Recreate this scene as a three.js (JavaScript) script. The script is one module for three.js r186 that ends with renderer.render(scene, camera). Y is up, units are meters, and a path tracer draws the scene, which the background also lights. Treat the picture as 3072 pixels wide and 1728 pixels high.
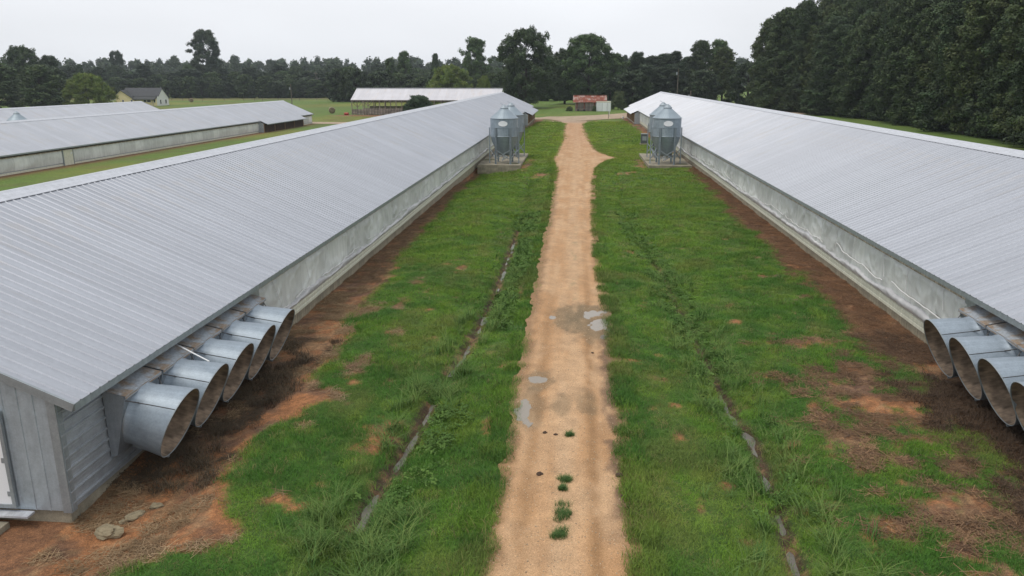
import * as THREE from 'three';
import { mergeGeometries } from 'three/addons/utils/BufferGeometryUtils.js';

// ---------------------------------------------------------------- camera, sky, sun, exposure
const scene = new THREE.Scene();
const camera = new THREE.PerspectiveCamera(40.76, 1024 / 576, 0.1, 6000);
camera.rotation.order = 'YXZ';
camera.position.set(0, 7.8, 0);
camera.rotation.y = THREE.MathUtils.degToRad(4.81);
camera.rotation.x = THREE.MathUtils.degToRad(-15.14);
const renderer = new THREE.WebGLRenderer({ antialias: true });
renderer.toneMapping = THREE.LinearToneMapping;
renderer.toneMappingExposure = 1.22;
renderer.shadowMap.enabled = true;

// seeded randoms and noise
function rng(seed) { let a = seed >>> 0; return () => { a = (a + 0x6D2B79F5) >>> 0; let t = a; t = Math.imul(t ^ (t >>> 15), t | 1); t ^= t + Math.imul(t ^ (t >>> 7), t | 61); return ((t ^ (t >>> 14)) >>> 0) / 4294967296; }; }
const hash = (i, j, s) => { let h = Math.imul(i, 374761393) + Math.imul(j, 668265263) + Math.imul(s, 2147483647 ^ 0x5bd1e995); h = Math.imul(h ^ (h >>> 13), 1274126177); return ((h ^ (h >>> 16)) >>> 0) / 4294967296; };
const sm = (t) => t * t * (3 - 2 * t);
function vn(x, y, s = 1, px = 0, py = 0) {
  const i = Math.floor(x), j = Math.floor(y), u = sm(x - i), v = sm(y - j);
  const w = (a, p) => (p ? ((a % p) + p) % p : a);
  const a = hash(w(i, px), w(j, py), s), b = hash(w(i + 1, px), w(j, py), s), c = hash(w(i, px), w(j + 1, py), s), d = hash(w(i + 1, px), w(j + 1, py), s);
  return (a + (b - a) * u) * (1 - v) + (c + (d - c) * u) * v;
}
function fbm(x, y, s = 1, o = 4, px = 0, py = 0) { let r = 0, a = 0.5, t = 0; for (let k = 0; k < o; k++) { r += a * vn(x, y, s + k, px, py); t += a; a *= 0.5; x *= 2; y *= 2; px *= 2; py *= 2; } return r / t; }
const clamp = (v, a = 0, b = 1) => Math.min(b, Math.max(a, v));
const ss = (a, b, v) => sm(clamp((v - a) / (b - a)));
const mix = (a, b, t) => a + (b - a) * t;
const mix3 = (a, b, t) => [mix(a[0], b[0], t), mix(a[1], b[1], t), mix(a[2], b[2], t)];

// an even overcast sky
{
  const W = 512, H = 256, d = new Float32Array(W * H * 4);
  for (let j = 0; j < H; j++) for (let i = 0; i < W; i++) {
    const el = (j + 0.5) / H - 0.5, n = fbm(i / W * 24, el * 60, 5, 4, 24, 0) - 0.5, n2 = fbm(i / W * 8, el * 16, 9, 3, 8, 0) - 0.5;
    const v = 1 + 0.22 * n + 0.22 * n2, k = (j * W + i) * 4;
    d[k] = 0.745 * v; d[k + 1] = 0.765 * v; d[k + 2] = 0.80 * v; d[k + 3] = 1;
  }
  const t = new THREE.DataTexture(d, W, H, THREE.RGBAFormat, THREE.FloatType);
  t.mapping = THREE.EquirectangularReflectionMapping; t.magFilter = THREE.LinearFilter; t.minFilter = THREE.LinearFilter; t.needsUpdate = true;
  scene.background = t; scene.environment = t;
}
const sun = new THREE.DirectionalLight(0xfff6ea, 1.2);
sun.position.set(-60, 170, -25); sun.target.position.set(0, 0, -60);
sun.castShadow = true; sun.shadow.radius = 45; sun.shadow.mapSize.set(2048, 2048);
Object.assign(sun.shadow.camera, { left: -150, right: 150, top: 150, bottom: -150, near: 1, far: 500 });
scene.add(sun, sun.target);
scene.fog = new THREE.FogExp2(0xcdd6df, 0.0002);

// ---------------------------------------------------------------- helpers
const taken = {};
function numbered(n) { const k = taken[n] = (taken[n] ?? -1) + 1; return k ? `${n}_${String(k).padStart(3, '0')}` : n; }
function tag(o, label, category, group, kind) { o.userData.label = label; o.userData.category = category; if (group) o.userData.group = group; if (kind) o.userData.kind = kind; return o; }
function thing(name, label, category, [x, y, z] = [0, 0, 0], turn = 0, group) {
  const o = new THREE.Group(); o.name = numbered(name); scene.add(o); o.position.set(x, y, z); o.rotation.y = turn; return tag(o, label, category, group);
}
function put(name, geo, m, parent = scene) {
  const o = new THREE.Mesh(geo, m); o.name = parent === scene ? numbered(name) : name; o.castShadow = o.receiveShadow = true; parent.add(o); return o;
}
function struct(name, geo, m, label) { const o = put(name, geo, m); o.userData.kind = 'structure'; if (label) o.userData.label = label; return o; }
function copy(root, label, group) { const r = root.clone(); r.userData = { ...root.userData }; r.name = numbered(root.name.replace(/_\d{3}$/, '')); scene.add(r); if (label) r.userData.label = label; if (group) r.userData.group = group; return r; }
// box with uv in metres
const boxes = {};
function boxG(w, h, d) {
  const key = [w, h, d].map((v) => v.toFixed(4)).join();
  if (boxes[key]) return boxes[key];
  const g = new THREE.BoxGeometry(w, h, d), uv = g.attributes.uv, s = [[d, h], [d, h], [w, d], [w, d], [w, h], [w, h]];
  for (let f = 0; f < 6; f++) for (let k = 0; k < 4; k++) uv.setXY(f * 4 + k, uv.getX(f * 4 + k) * s[f][0], uv.getY(f * 4 + k) * s[f][1]);
  return boxes[key] = g;
}
function box(name, parent, m, x0, x1, y0, y1, z0, z1) {
  const o = put(name, boxG(Math.abs(x1 - x0), Math.abs(y1 - y0), Math.abs(z1 - z0)), m, parent); o.position.set((x0 + x1) / 2, (y0 + y1) / 2, (z0 + z1) / 2); return o;
}
// triangles from a list of quads (a,b,c,d with optional uv), flat shaded
class QB {
  constructor() { this.p = []; this.u = []; this.c = null; }
  quad(a, b, c, d, ua = [0, 0], ub = [1, 0], uc = [1, 1], ud = [0, 1]) { this.p.push(...a, ...b, ...c, ...a, ...c, ...d); this.u.push(...ua, ...ub, ...uc, ...ua, ...uc, ...ud); return this; }
  tri(a, b, c, ua = [0, 0], ub = [1, 0], uc = [0, 1]) { this.p.push(...a, ...b, ...c); this.u.push(...ua, ...ub, ...uc); return this; }
  geo() { const g = new THREE.BufferGeometry(); g.setAttribute('position', new THREE.Float32BufferAttribute(this.p, 3)); g.setAttribute('uv', new THREE.Float32BufferAttribute(this.u, 2)); g.computeVertexNormals(); return g; }
}
function bar(a, b, r, seg = 6, r2 = r) { // a round bar between two points
  const A = new THREE.Vector3(...a), B = new THREE.Vector3(...b), L = A.distanceTo(B), g = new THREE.CylinderGeometry(r2, r, L, seg);
  g.applyQuaternion(new THREE.Quaternion().setFromUnitVectors(new THREE.Vector3(0, 1, 0), B.clone().sub(A).normalize())); g.translate(...A.add(B).multiplyScalar(0.5).toArray()); return g;
}
function beam(a, b, w, h) { // a square bar between two points
  const A = new THREE.Vector3(...a), B = new THREE.Vector3(...b), L = A.distanceTo(B), g = boxG(w, L, h).clone();
  g.applyQuaternion(new THREE.Quaternion().setFromUnitVectors(new THREE.Vector3(0, 1, 0), B.clone().sub(A).normalize())); g.translate(...A.add(B).multiplyScalar(0.5).toArray()); return g;
}
function grid(nu, nv, f, uvf) { // a smooth surface sheet
  const p = [], u = [], ix = [];
  for (let j = 0; j <= nv; j++) for (let i = 0; i <= nu; i++) { const q = f(i / nu, j / nv, i, j); p.push(q[0], q[1], q[2]); const t = uvf ? uvf(i / nu, j / nv, q) : [i / nu, j / nv]; u.push(t[0], t[1]); }
  for (let j = 0; j < nv; j++) for (let i = 0; i < nu; i++) { const a = j * (nu + 1) + i, b = a + 1, c = a + nu + 1, d = c + 1; ix.push(a, b, d, a, d, c); }
  const g = new THREE.BufferGeometry(); g.setAttribute('position', new THREE.Float32BufferAttribute(p, 3)); g.setAttribute('uv', new THREE.Float32BufferAttribute(u, 2)); g.setIndex(ix); g.computeVertexNormals(); return g;
}
function tex(w, h, f, srgb = true, rx = 1, ry = 1) { // f(u, v) -> [r, g, b] in 0..1 (display values when srgb)
  const d = new Uint8Array(w * h * 4);
  for (let j = 0; j < h; j++) for (let i = 0; i < w; i++) { const c = f(i / w, j / h), k = (j * w + i) * 4; for (let q = 0; q < 3; q++) d[k + q] = clamp(c[q]) * 255; d[k + 3] = 255; }
  const t = new THREE.DataTexture(d, w, h); t.wrapS = t.wrapT = THREE.RepeatWrapping; t.magFilter = THREE.LinearFilter; t.minFilter = THREE.LinearMipmapLinearFilter; t.repeat.set(rx, ry);
  if (srgb) t.colorSpace = THREE.SRGBColorSpace; t.needsUpdate = true; return t;
}
const lin = (r, g, b) => new THREE.Color().setRGB(r, g, b);
function mat(c, roughness = 0.8, metalness = 0, more = {}) { const m = new THREE.MeshStandardMaterial({ roughness, metalness, ...more }); m.color.copy(c); return m; }
const grey = (v) => [v, v, v];

// ---------------------------------------------------------------- procedural textures
const roofTex = tex(2048, 256, (u, v) => { // 36 m by 7.2 m of weathered sheet metal, streaks run down the slope
  const st = fbm(u * 420, v * 3, 11, 3, 420, 3) - 0.5, st2 = fbm(u * 96, v * 2, 17, 3, 96, 2) - 0.5, bl = fbm(u * 22, v * 5, 23, 4, 22, 5) - 0.5, fine = vn(u * 1024, v * 128, 31, 1024, 128) - 0.5;
  const sheet = hash(Math.floor(u * 40), 3, 77) - 0.5, k = 0.88 + 0.05 * st + 0.035 * st2 + 0.045 * bl + 0.04 * fine + 0.03 * sheet, rust = ss(0.60, 0.8, fbm(u * 60, v * 4, 41, 4, 60, 4));
  return [k * (1 + 0.0 * rust), k * (0.995 - 0.015 * rust), k * (1.0 - 0.035 * rust)];
}, true, 1 / 36, 1 / 7.2);
const galvTex = tex(512, 512, (u, v) => { const s = fbm(u * 14, v * 14, 3, 4, 14, 14) - 0.5, f = vn(u * 90, v * 90, 5, 90, 90) - 0.5, d = fbm(u * 40, v * 4, 8, 3, 40, 4) - 0.5; const k = 0.86 + 0.10 * s + 0.05 * f + 0.09 * d; return [k, k, k]; }, true, 0.5, 0.5);
const soilTex = tex(1024, 1024, (u, v) => { const a = fbm(u * 32, v * 32, 51, 5, 32, 32) - 0.5, f = vn(u * 400, v * 400, 55, 400, 400) - 0.5, g = vn(u * 190, v * 190, 58, 190, 190) - 0.5, p = vn(u * 120, v * 120, 57, 120, 120) > 0.9 ? 0.16 : 0; const k = 0.80 + 0.34 * a + 0.28 * f + 0.2 * g + p; return [k, k * 0.985, k * 0.97]; }, true, 1 / 4, 1 / 4);
const soilBump = tex(512, 512, (u, v) => grey(0.5 + 0.9 * (fbm(u * 24, v * 24, 61, 5, 24, 24) - 0.5) + 0.25 * (vn(u * 200, v * 200, 63, 200, 200) - 0.5)), false, 1 / 4, 1 / 4);
const gravelTex = tex(1024, 1024, (u, v) => { const a = fbm(u * 12, v * 12, 71, 4, 12, 12) - 0.5, f = vn(u * 420, v * 420, 73, 420, 420) - 0.5, g = vn(u * 210, v * 210, 75, 210, 210), st = g > 0.86 ? 0.14 : g < 0.1 ? -0.16 : 0; const k = 0.86 + 0.16 * a + 0.22 * f + st; return [k, k, k * (0.99 + 0.05 * f)]; }, true, 1 / 4, 1 / 4);
const woodTex = tex(256, 512, (u, v) => { const g = fbm(u * 40, v * 5, 81, 4, 40, 5) - 0.5, b = fbm(u * 4, v * 6, 85, 3, 4, 6) - 0.5, k = 0.74 + 0.4 * g + 0.3 * b; return [k, k * 0.98, k * 0.95]; }, true, 0.6, 0.6);
const rustTex = tex(512, 256, (u, v) => { const a = fbm(u * 10, v * 5, 91, 5, 10, 5), s = fbm(u * 60, v * 3, 95, 3, 60, 3), t = ss(0.36, 0.56, a * 0.7 + s * 0.35); return mix3([0.66, 0.58, 0.55], [0.50, 0.27, 0.20], t).map((c) => c * (0.8 + 0.4 * s)); }, true, 1 / 8, 1 / 4);
const concTex = tex(512, 512, (u, v) => { const a = fbm(u * 8, v * 8, 101, 5, 8, 8) - 0.5, f = vn(u * 160, v * 160, 105, 160, 160) - 0.5, k = 0.8 + 0.34 * a + 0.12 * f; return [k, k * 0.985, k * 0.94]; }, true, 0.5, 0.5);
const curtainTex = tex(1024, 256, (u, v) => { const st = fbm(u * 130, v * 2, 111, 3, 130, 2) - 0.5, b = fbm(u * 16, v * 3, 115, 4, 16, 3) - 0.5, pan = hash(Math.floor(u * 12), 2, 9) - 0.5, k = 0.88 + 0.12 * st + 0.06 * b + 0.08 * pan; return [k, k, k * 0.99]; }, true, 1 / 22, 1 / 1.5);
const dustTex = tex(256, 256, (u, v) => { const a = fbm(u * 8, v * 6, 121, 5, 8, 6), s = fbm(u * 30, v * 6, 125, 3, 30, 6), k = 0.62 + 0.5 * (a - 0.5) + 0.3 * (s - 0.5); return [k, k * 0.90, k * 0.80]; }, true, 0.7, 0.7);
const brownTopTex = tex(256, 256, (u, v) => { const a = ss(0.35, 0.68, fbm(u * 5, v * 5, 131, 5, 5, 5)), f = fbm(u * 40, v * 40, 135, 2, 40, 40) - 0.5; return mix3([0.66, 0.69, 0.72], [0.60, 0.52, 0.44], a).map((c) => c * (1 + 0.25 * f)); }, true, 0.8, 0.8);

// ---------------------------------------------------------------- materials
const M = {
  roof: [0.60, 0.585, 0.615].map((k) => mat(lin(k * 0.94, k, k * 1.09), 0.5, 0.5, { map: roofTex })),
  barnRoof: mat(lin(0.80, 0.80, 0.83), 0.55, 0.2, { map: roofTex }),
  cap: mat(lin(0.74, 0.77, 0.83), 0.5, 0.3, { map: galvTex }),
  trim: mat(lin(0.44, 0.49, 0.52), 0.5, 0.5, { map: galvTex }),
  siding: mat(lin(0.52, 0.56, 0.60), 0.5, 0.45, { map: galvTex }),
  gable: mat(lin(0.54, 0.62, 0.68), 0.5, 0.4, { map: galvTex }),
  fan: mat(lin(0.39, 0.465, 0.54), 0.5, 0.35, { map: galvTex }),
  fanBox: mat(lin(0.36, 0.40, 0.44), 0.5, 0.5, { map: galvTex }),
  fanTop: mat(lin(0.9, 0.9, 0.9), 0.7, 0.2, { map: brownTopTex }),
  dust: mat(lin(0.78, 0.74, 0.70), 0.95, 0, { map: dustTex }),
  dark: mat(lin(0.03, 0.03, 0.03), 0.8),
  seam: mat(lin(0.10, 0.10, 0.10), 0.7, 0.3),
  curtain: mat(lin(0.88, 0.91, 0.91), 0.5, 0, { map: curtainTex }),
  plastic: mat(lin(0.72, 0.72, 0.75), 0.4, 0, { map: curtainTex }),
  rope: mat(lin(0.78, 0.78, 0.78), 0.6),
  skirt: mat(lin(0.88, 0.88, 0.72), 0.6, 0.1, { map: galvTex }),
  batten: mat(lin(0.80, 0.73, 0.62), 0.85, 0, { map: woodTex }),
  netting: mat(lin(0.13, 0.11, 0.09), 0.95, 0, { map: soilTex }),
  concrete: mat(lin(0.44, 0.41, 0.34), 0.9, 0, { map: concTex }),
  block: [0.46, 0.40, 0.50].map((k) => mat(lin(k, k * 0.92, k * 0.74), 0.92, 0, { map: concTex })),
  white: mat(lin(0.78, 0.80, 0.82), 0.5),
  padFrame: mat(lin(0.55, 0.36, 0.20), 0.85, 0, { map: woodTex }),
  padTan: mat(lin(0.36, 0.215, 0.115), 0.95, 0, { map: woodTex }),
  coolPad: mat(lin(0.10, 0.055, 0.035), 0.95, 0, { map: woodTex }),
  silo: mat(lin(0.38, 0.46, 0.52), 0.5, 0.4, { map: galvTex }),
  leg: mat(lin(0.42, 0.49, 0.54), 0.5, 0.35, { map: galvTex }),
  wood: [0.44, 0.36, 0.52].map((k) => mat(lin(k, k * 0.92, k * 0.84), 0.9, 0, { map: woodTex })),
  woodOld: mat(lin(0.36, 0.31, 0.265), 0.9, 0, { map: woodTex }),
  rust: mat(lin(0.95, 0.95, 0.95), 0.75, 0.1, { map: rustTex }),
  yellow: mat(lin(0.80, 0.68, 0.40), 0.8),
  paleWall: mat(lin(0.66, 0.67, 0.64), 0.8),
  shingle: mat(lin(0.115, 0.125, 0.14), 0.9, 0, { map: soilTex }),
  shingleOld: mat(lin(0.09, 0.10, 0.105), 0.9, 0, { map: soilTex }),
  glass: mat(lin(0.02, 0.025, 0.03), 0.08),
  pole: mat(lin(0.30, 0.27, 0.23), 0.9, 0, { map: woodTex }),
  bark: mat(lin(0.10, 0.085, 0.07), 0.95, 0, { map: woodTex }),
  red: mat(lin(0.35, 0.04, 0.03), 0.5),
  hay: mat(lin(0.42, 0.36, 0.24), 0.95, 0, { map: woodTex }),
  rock: mat(lin(0.36, 0.31, 0.22), 0.95, 0, { map: concTex }),
  boxMetal: mat(lin(0.10, 0.11, 0.115), 0.5, 0.3),
};

// ---------------------------------------------------------------- the lie of the land
const roadL = [[-1.41, -4], [-1.41, -10.8], [-1.33, -11.7], [-1.48, -12.2], [-1.38, -13.0], [-1.35, -14.1], [-1.34, -15.1], [-1.36, -16.1], [-1.38, -17.0], [-1.5, -19.1], [-1.39, -20.1], [-1.41, -22.1], [-1.47, -24.9], [-1.44, -26.9], [-1.46, -31.7], [-1.54, -38.4], [-1.44, -42.9], [-1.62, -55.6], [-1.76, -68.0], [-2.49, -77.6], [-2.22, -84.8], [-2.0, -108.4], [-2.21, -125.7], [-2.27, -140.1], [-3.6, -146.5], [-8.0, -151]];
const roadR = [[1.17, -4], [1.17, -11.1], [1.19, -12.4], [1.19, -13.5], [1.17, -15.2], [1.14, -17.2], [1.18, -19.7], [1.19, -23.1], [1.15, -25.6], [1.05, -29.3], [0.94, -34.9], [1.05, -45.7], [1.25, -60.3], [1.66, -69.9], [2.3, -73.9], [3.1, -77.4], [3.9, -79.4], [3.4, -81.6], [2.4, -85.5], [1.9, -89.5], [1.27, -108.7], [0.93, -125.9], [0.9, -140.4], [1.8, -147.5], [6, -152]];
const grassL = [[-7.93, -4], [-7.93, -10.5], [-7.62, -10.9], [-6.49, -11.2], [-6.05, -11.9], [-6.64, -12.6], [-6.95, -13.4], [-6.75, -14.5], [-7.08, -15.5], [-6.61, -17.1], [-6.03, -18.1], [-7.11, -19.1], [-7.21, -20.8], [-7.04, -22.4], [-7.82, -25.3], [-7.63, -29.1], [-8.39, -34.4], [-8.33, -38.6], [-8.56, -51.3], [-8.89, -67.2], [-9.1, -100], [-8.6, -135], [-7.2, -150], [-7.2, -158]];
const grassR = [[9.4, -4], [9.0, -11], [9.0, -17.9], [9.0, -21], [8.9, -23.5], [8.83, -25.6], [9.34, -28.7], [9.17, -33.1], [9.17, -40.1], [9.39, -49.1], [10.0, -70.1], [9.6, -83], [9.5, -110], [9.0, -135], [8.6, -158]];
const ditchL = [[-3.9, -4], [-3.88, -11.1], [-4.01, -12.8], [-3.93, -13.9], [-3.79, -15.3], [-3.68, -16.8], [-3.66, -17.9], [-3.63, -19.8], [-3.35, -22.1], [-3.22, -24.4], [-3.11, -28.3], [-3.11, -31.4], [-3.18, -35.9], [-3.18, -40.8], [-3.23, -47.1], [-3.74, -59.8], [-4.2, -70]];
const ditchR = [[3.86, -4], [3.86, -11.6], [3.9, -12.1], [3.98, -13.3], [4.07, -14.9], [4.18, -17.0], [3.97, -18.3], [3.93, -20.5], [3.8, -24.3], [3.71, -29.1], [3.5, -35.2], [3.09, -39.8], [2.96, -53.5], [3.4, -66]];
function atZ(poly, z) { if (z >= poly[0][1]) return poly[0][0]; for (let i = 1; i < poly.length; i++) if (z >= poly[i][1]) { const [x0, z0] = poly[i - 1], [x1, z1] = poly[i]; return mix(x0, x1, (z - z0) / (z1 - z0)); } return poly[poly.length - 1][0]; }
const patches = [[-4.75, -74, 0.55, 4.5], [6.0, -75, 0.55, 5], [-3.3, -65.6, 0.8, 1.2], [4.1, -67.5, 0.8, 1.0], [-7.48, -25.93, 0.63, 0.9], [-7.47, -23.03, 0.36, 1.58], [-6.02, -20.14, 0.2, 0.63], [-6.73, -17.87, 0.81, 0.56], [-4.46, -16.06, 0.34, 0.81], [-1.97, -16.69, 0.15, 0.31], [-1.88, -29.12, 0.24, 0.98], [-5.47, -12.97, 0.42, 0.2], [-4.82, -13.64, 0.2, 0.14], [-4.85, -31.8, 0.23, 0.57], [-5.71, -18.84, 0.21, 0.27],
  [7.23, -23.12, 0.85, 0.4], [2.58, -18.23, 0.27, 0.3], [2.44, -16.33, 0.15, 0.29], [2.43, -13.24, 0.21, 0.43], [8.97, -31.59, 0.4, 0.69], [5.39, -25.37, 0.2, 0.37], [7.31, -19.13, 0.61, 0.83], [6.12, -16.34, 0.35, 1.06], [7.25, -16.64, 0.45, 0.64], [6.06, -17.59, 0.37, 0.71], [5.88, -12.99, 0.58, 0.34], [6.98, -12.83, 0.43, 0.54], [5.98, -14.27, 0.31, 0.22]];
const crossTop = [[-70, -170], [-9.5, -168], [-3.9, -166.4], [3.85, -174], [11.5, -186], [17.6, -192], [60, -200]];
const crossBottom = [[-70, -163], [-8.6, -160], [-2.6, -148], [1.1, -151], [5.9, -157.5], [9.9, -160.5], [18, -169], [60, -186]];
const atX = (poly, x) => { if (x <= poly[0][0]) return poly[0][1]; for (let i = 1; i < poly.length; i++) if (x <= poly[i][0]) { const [x0, z0] = poly[i - 1], [x1, z1] = poly[i]; return mix(z0, z1, (x - x0) / (x1 - x0)); } return poly[poly.length - 1][1]; };
function onRoad(x, z) { return Math.min(x - atZ(roadL, z), atZ(roadR, z) - x); } // > 0 on the road
const leftDrop = (x, z) => -1.5 * ss(-17, -46, x) * (1 - mix(0.40, 0.10, ss(-85, -130, x)) * ss(-172, -190, z));
function groundY(x, z) {
  const inYard = ss(-11, -9, x) * (1 - ss(10, 12, x)), near = ss(-75, -60, z);
  let y = leftDrop(x, z);
  y += -0.28 * ss(-6, -8.6, x) * (1 - ss(-17, -30, x));
  y += 0.10 * ss(6.5, 10, x) * ss(-170, -150, z);
  y -= 0.20 * ss(-6.5, -8.5, x) * ss(-15.5, -12.5, z) * (1 - ss(-16, -20, x));
  if (z < -60 && z > -88) y -= 0.16 * ss(-62, -68, z) * ss(-87, -84, z) * Math.max(ss(-4.0, -5.0, x) * (1 - ss(-9, -12, x)), 0.6 * ss(5.2, 6.3, x) * (1 - ss(10, 12, x)));
  if (z > -75 && x > -9.5 && x < 10.6) {
    const dl = x - atZ(ditchL, z), dr = x - atZ(ditchR, z);
    y -= 0.4 * ss(-4.9, -5.9, x) * ss(-73, -70.5, z) * (1 - ss(-66, -60, z));
    y -= near * (0.26 * Math.exp(-dl * dl / 2.6) + 0.26 * Math.exp(-Math.pow(Math.abs(dl) / 0.22, 1.4)) + 0.22 * (fbm(x * 3.4, z * 1.7, 207, 4) - 0.5) * Math.exp(-dl * dl / 0.2) + 0.22 * Math.exp(-dr * dr / 2.4) + 0.20 * Math.exp(-Math.pow(Math.abs(dr) / 0.20, 1.4)) + 0.22 * (fbm(x * 3.4, z * 1.7, 208, 4) - 0.5) * Math.exp(-dr * dr / 0.2));
    const rd = onRoad(x, z), off = ss(0.1, -0.5, rd);
    y += off * (0.13 * (fbm(x * 0.9, z * 0.9, 201, 3) - 0.5) + 0.05 * (fbm(x * 4, z * 4, 205, 3) - 0.5));
    const bare = ss(-5.6, -7.4, x) * ss(-26, -18, z); y += bare * 0.16 * (fbm(x * 2.1, z * 1.2, 209, 4) - 0.5);
  }
  return y;
}
const ditchOpen = (z, left) => { for (const [a, b] of left ? [[-12.6, -18.6], [-20.6, -26.4], [-30, -40]] : [[-14.4, -19.8], [-10.5, -13.8]]) if (z < a && z > b) return 0.6; return 0; };
// how thickly grass grows, 0 to 1
function grassAt(x, z) {
  if (x < -9.5 || x > 10.6) return 1;
  const rd = (z < -150 ? -1 : onRoad(x, z)) + 0.28 * (fbm(x * 2.2, z * 2.2, 211, 3) - 0.5);
  let g = ss(0.02, -0.06, rd);
  if (z < -146) { const zb = atX(crossBottom, x), zt = atX(crossTop, x); g *= Math.max(ss(-0.4, 0.6, z - zb), ss(0.4, -0.6, z - zt)); if (z < -162) return g; }
  const n = fbm(x * 0.8, z * 0.6, 221, 4) - 0.5, n2 = fbm(x * 3.2, z * 2.6, 225, 3) - 0.5;
  g *= ss(-0.12, 0.25, x - atZ(grassL, z) + 1.1 * n + 0.7 * n2);
  g *= ss(-0.2, 0.45, atZ(grassR, z) - x + 1.4 * n + 0.8 * n2);
  if (x > 3.8 && z > -26) { const q = ss(4.2, 8.6, x) * ss(-24.5, -19.5, z); g *= mix(1, ss(-0.06, 0.14, n * 1.1 + n2 * 0.9 + 0.25 - 0.36 * q), Math.min(1, q * 1.6)); }
  for (const [px, pz, rx, rz] of patches) { const d = Math.hypot((x - px) / rx, (z - pz) / rz); if (d < 1.7) g *= mix(1, ss(0.75, 1.15, d + 2.6 * n2 + 0.9 * n), 0.92); }
  if (z > -60) { g *= 1 - Math.exp(-Math.pow((x - atZ(ditchL, z)) / 0.25, 4)) * ss(-58, -40, z) * ss(0.30, 0.45, fbm(z * 0.5, 3, 231, 2) + ditchOpen(z, true)); g *= 1 - Math.exp(-Math.pow((x - atZ(ditchR, z)) / 0.20, 4)) * ss(-45, -25, z) * ss(0.34, 0.48, fbm(z * 0.6, 7, 233, 2) + ditchOpen(z, false)); }
  return g * ss(0.16, 0.30, fbm(x * 1.6, z * 1.6, 241, 3) + (z < -40 ? 0.1 : 0));
}
const C = { red: [0.37, 0.165, 0.066], brown: [0.165, 0.090, 0.052], straw: [0.29, 0.175, 0.088], wet: [0.078, 0.052, 0.034], turf: [0.075, 0.150, 0.018], lawn: [0.115, 0.205, 0.020], dry: [0.185, 0.225, 0.026], clay: [0.33, 0.165, 0.085] };
function groundColor(x, z) {
  const n = fbm(x * 0.35, z * 0.35, 251, 4), n2 = fbm(x * 1.3, z * 1.3, 255, 4), n3 = fbm(x * 5, z * 5, 259, 3), far = fbm(x * 0.045, z * 0.045, 261, 4);
  let soil = mix3(C.red, C.brown, ss(0.40, 0.66, n2 * 0.75 + n3 * 0.25 + (x > 6 ? 0.08 : 0) - (x < -5 && z > -13.2 ? 0.02 : 0)));
  if (z > -60 && x > -6 && x < 6) { const dd = Math.min(Math.abs(x - atZ(ditchL, z)), Math.abs(x - atZ(ditchR, z))); soil = mix3(soil, [0.062, 0.044, 0.028], 0.9 * ss(0.55, 0.25, dd + 0.3 * (n3 - 0.5))); }
  soil = mix3(soil, C.straw, 0.8 * ss(0.50, 0.66, n3 * 0.6 + n * 0.4 + (x < -6 && z > -13.5 ? 0.05 : 0)));
  if (x < -6.3 && z > -24 && z < -13) soil = mix3(soil, C.wet, 0.7 * ss(0.65, 1.1, ss(-6.9, -8.6, x + 1.4 * (n2 - 0.5)) * ss(-24, -20.5, z) * ss(-13.2, -14.8, z + 1.5 * (n - 0.5)) + 0.7 * (n3 - 0.5)));
  if (x > 6.5 && z > -24) soil = mix3(soil, C.wet, 0.45 * ss(8.0, 9.8, x + 1.6 * (n2 - 0.5)) * ss(-22, -18, z));
  if (x < -9.6) soil = mix3(C.brown, C.red, 0.4);
  let turf = mix3(C.turf, C.lawn, ss(-55, -85, z));
  turf = mix3(turf, C.dry, 0.75 * ss(0.48, 0.68, far * 0.7 + n * 0.3) * ss(-60, -100, z));
  if (x < -20) turf = mix3(mix3(C.lawn, C.dry, ss(0.38, 0.6, far)), C.brown, 0.3 * ss(0.5, 0.7, n));
  let g = grassAt(x, z);
  if (x < -9.5) { // the strips beside the other houses and the worn ground by the open barn
    g = ss(0, 2.4, Math.abs(x + 62.4) - 6.3 + 1.6 * (n - 0.5)); if (z < -170) g = 1;
    const b = Math.hypot((x + 45) / 16, (z + 188.5) / 3.0); if (b < 1.6) { g = ss(0.7, 1.25, b + 0.7 * (n2 - 0.5)); soil = mix3(C.clay, C.brown, n3 * 0.5); }
    if (x < -9.5 && x > -22 && z > -161) g *= ss(-0.2, 0.8, Math.abs(x + 15.5) - 6.2);
  }
  let c = mix3(soil, turf, g);
  const k = 0.78 + 0.44 * n3; return [c[0] * k, c[1] * k, c[2] * k];
}
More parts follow.
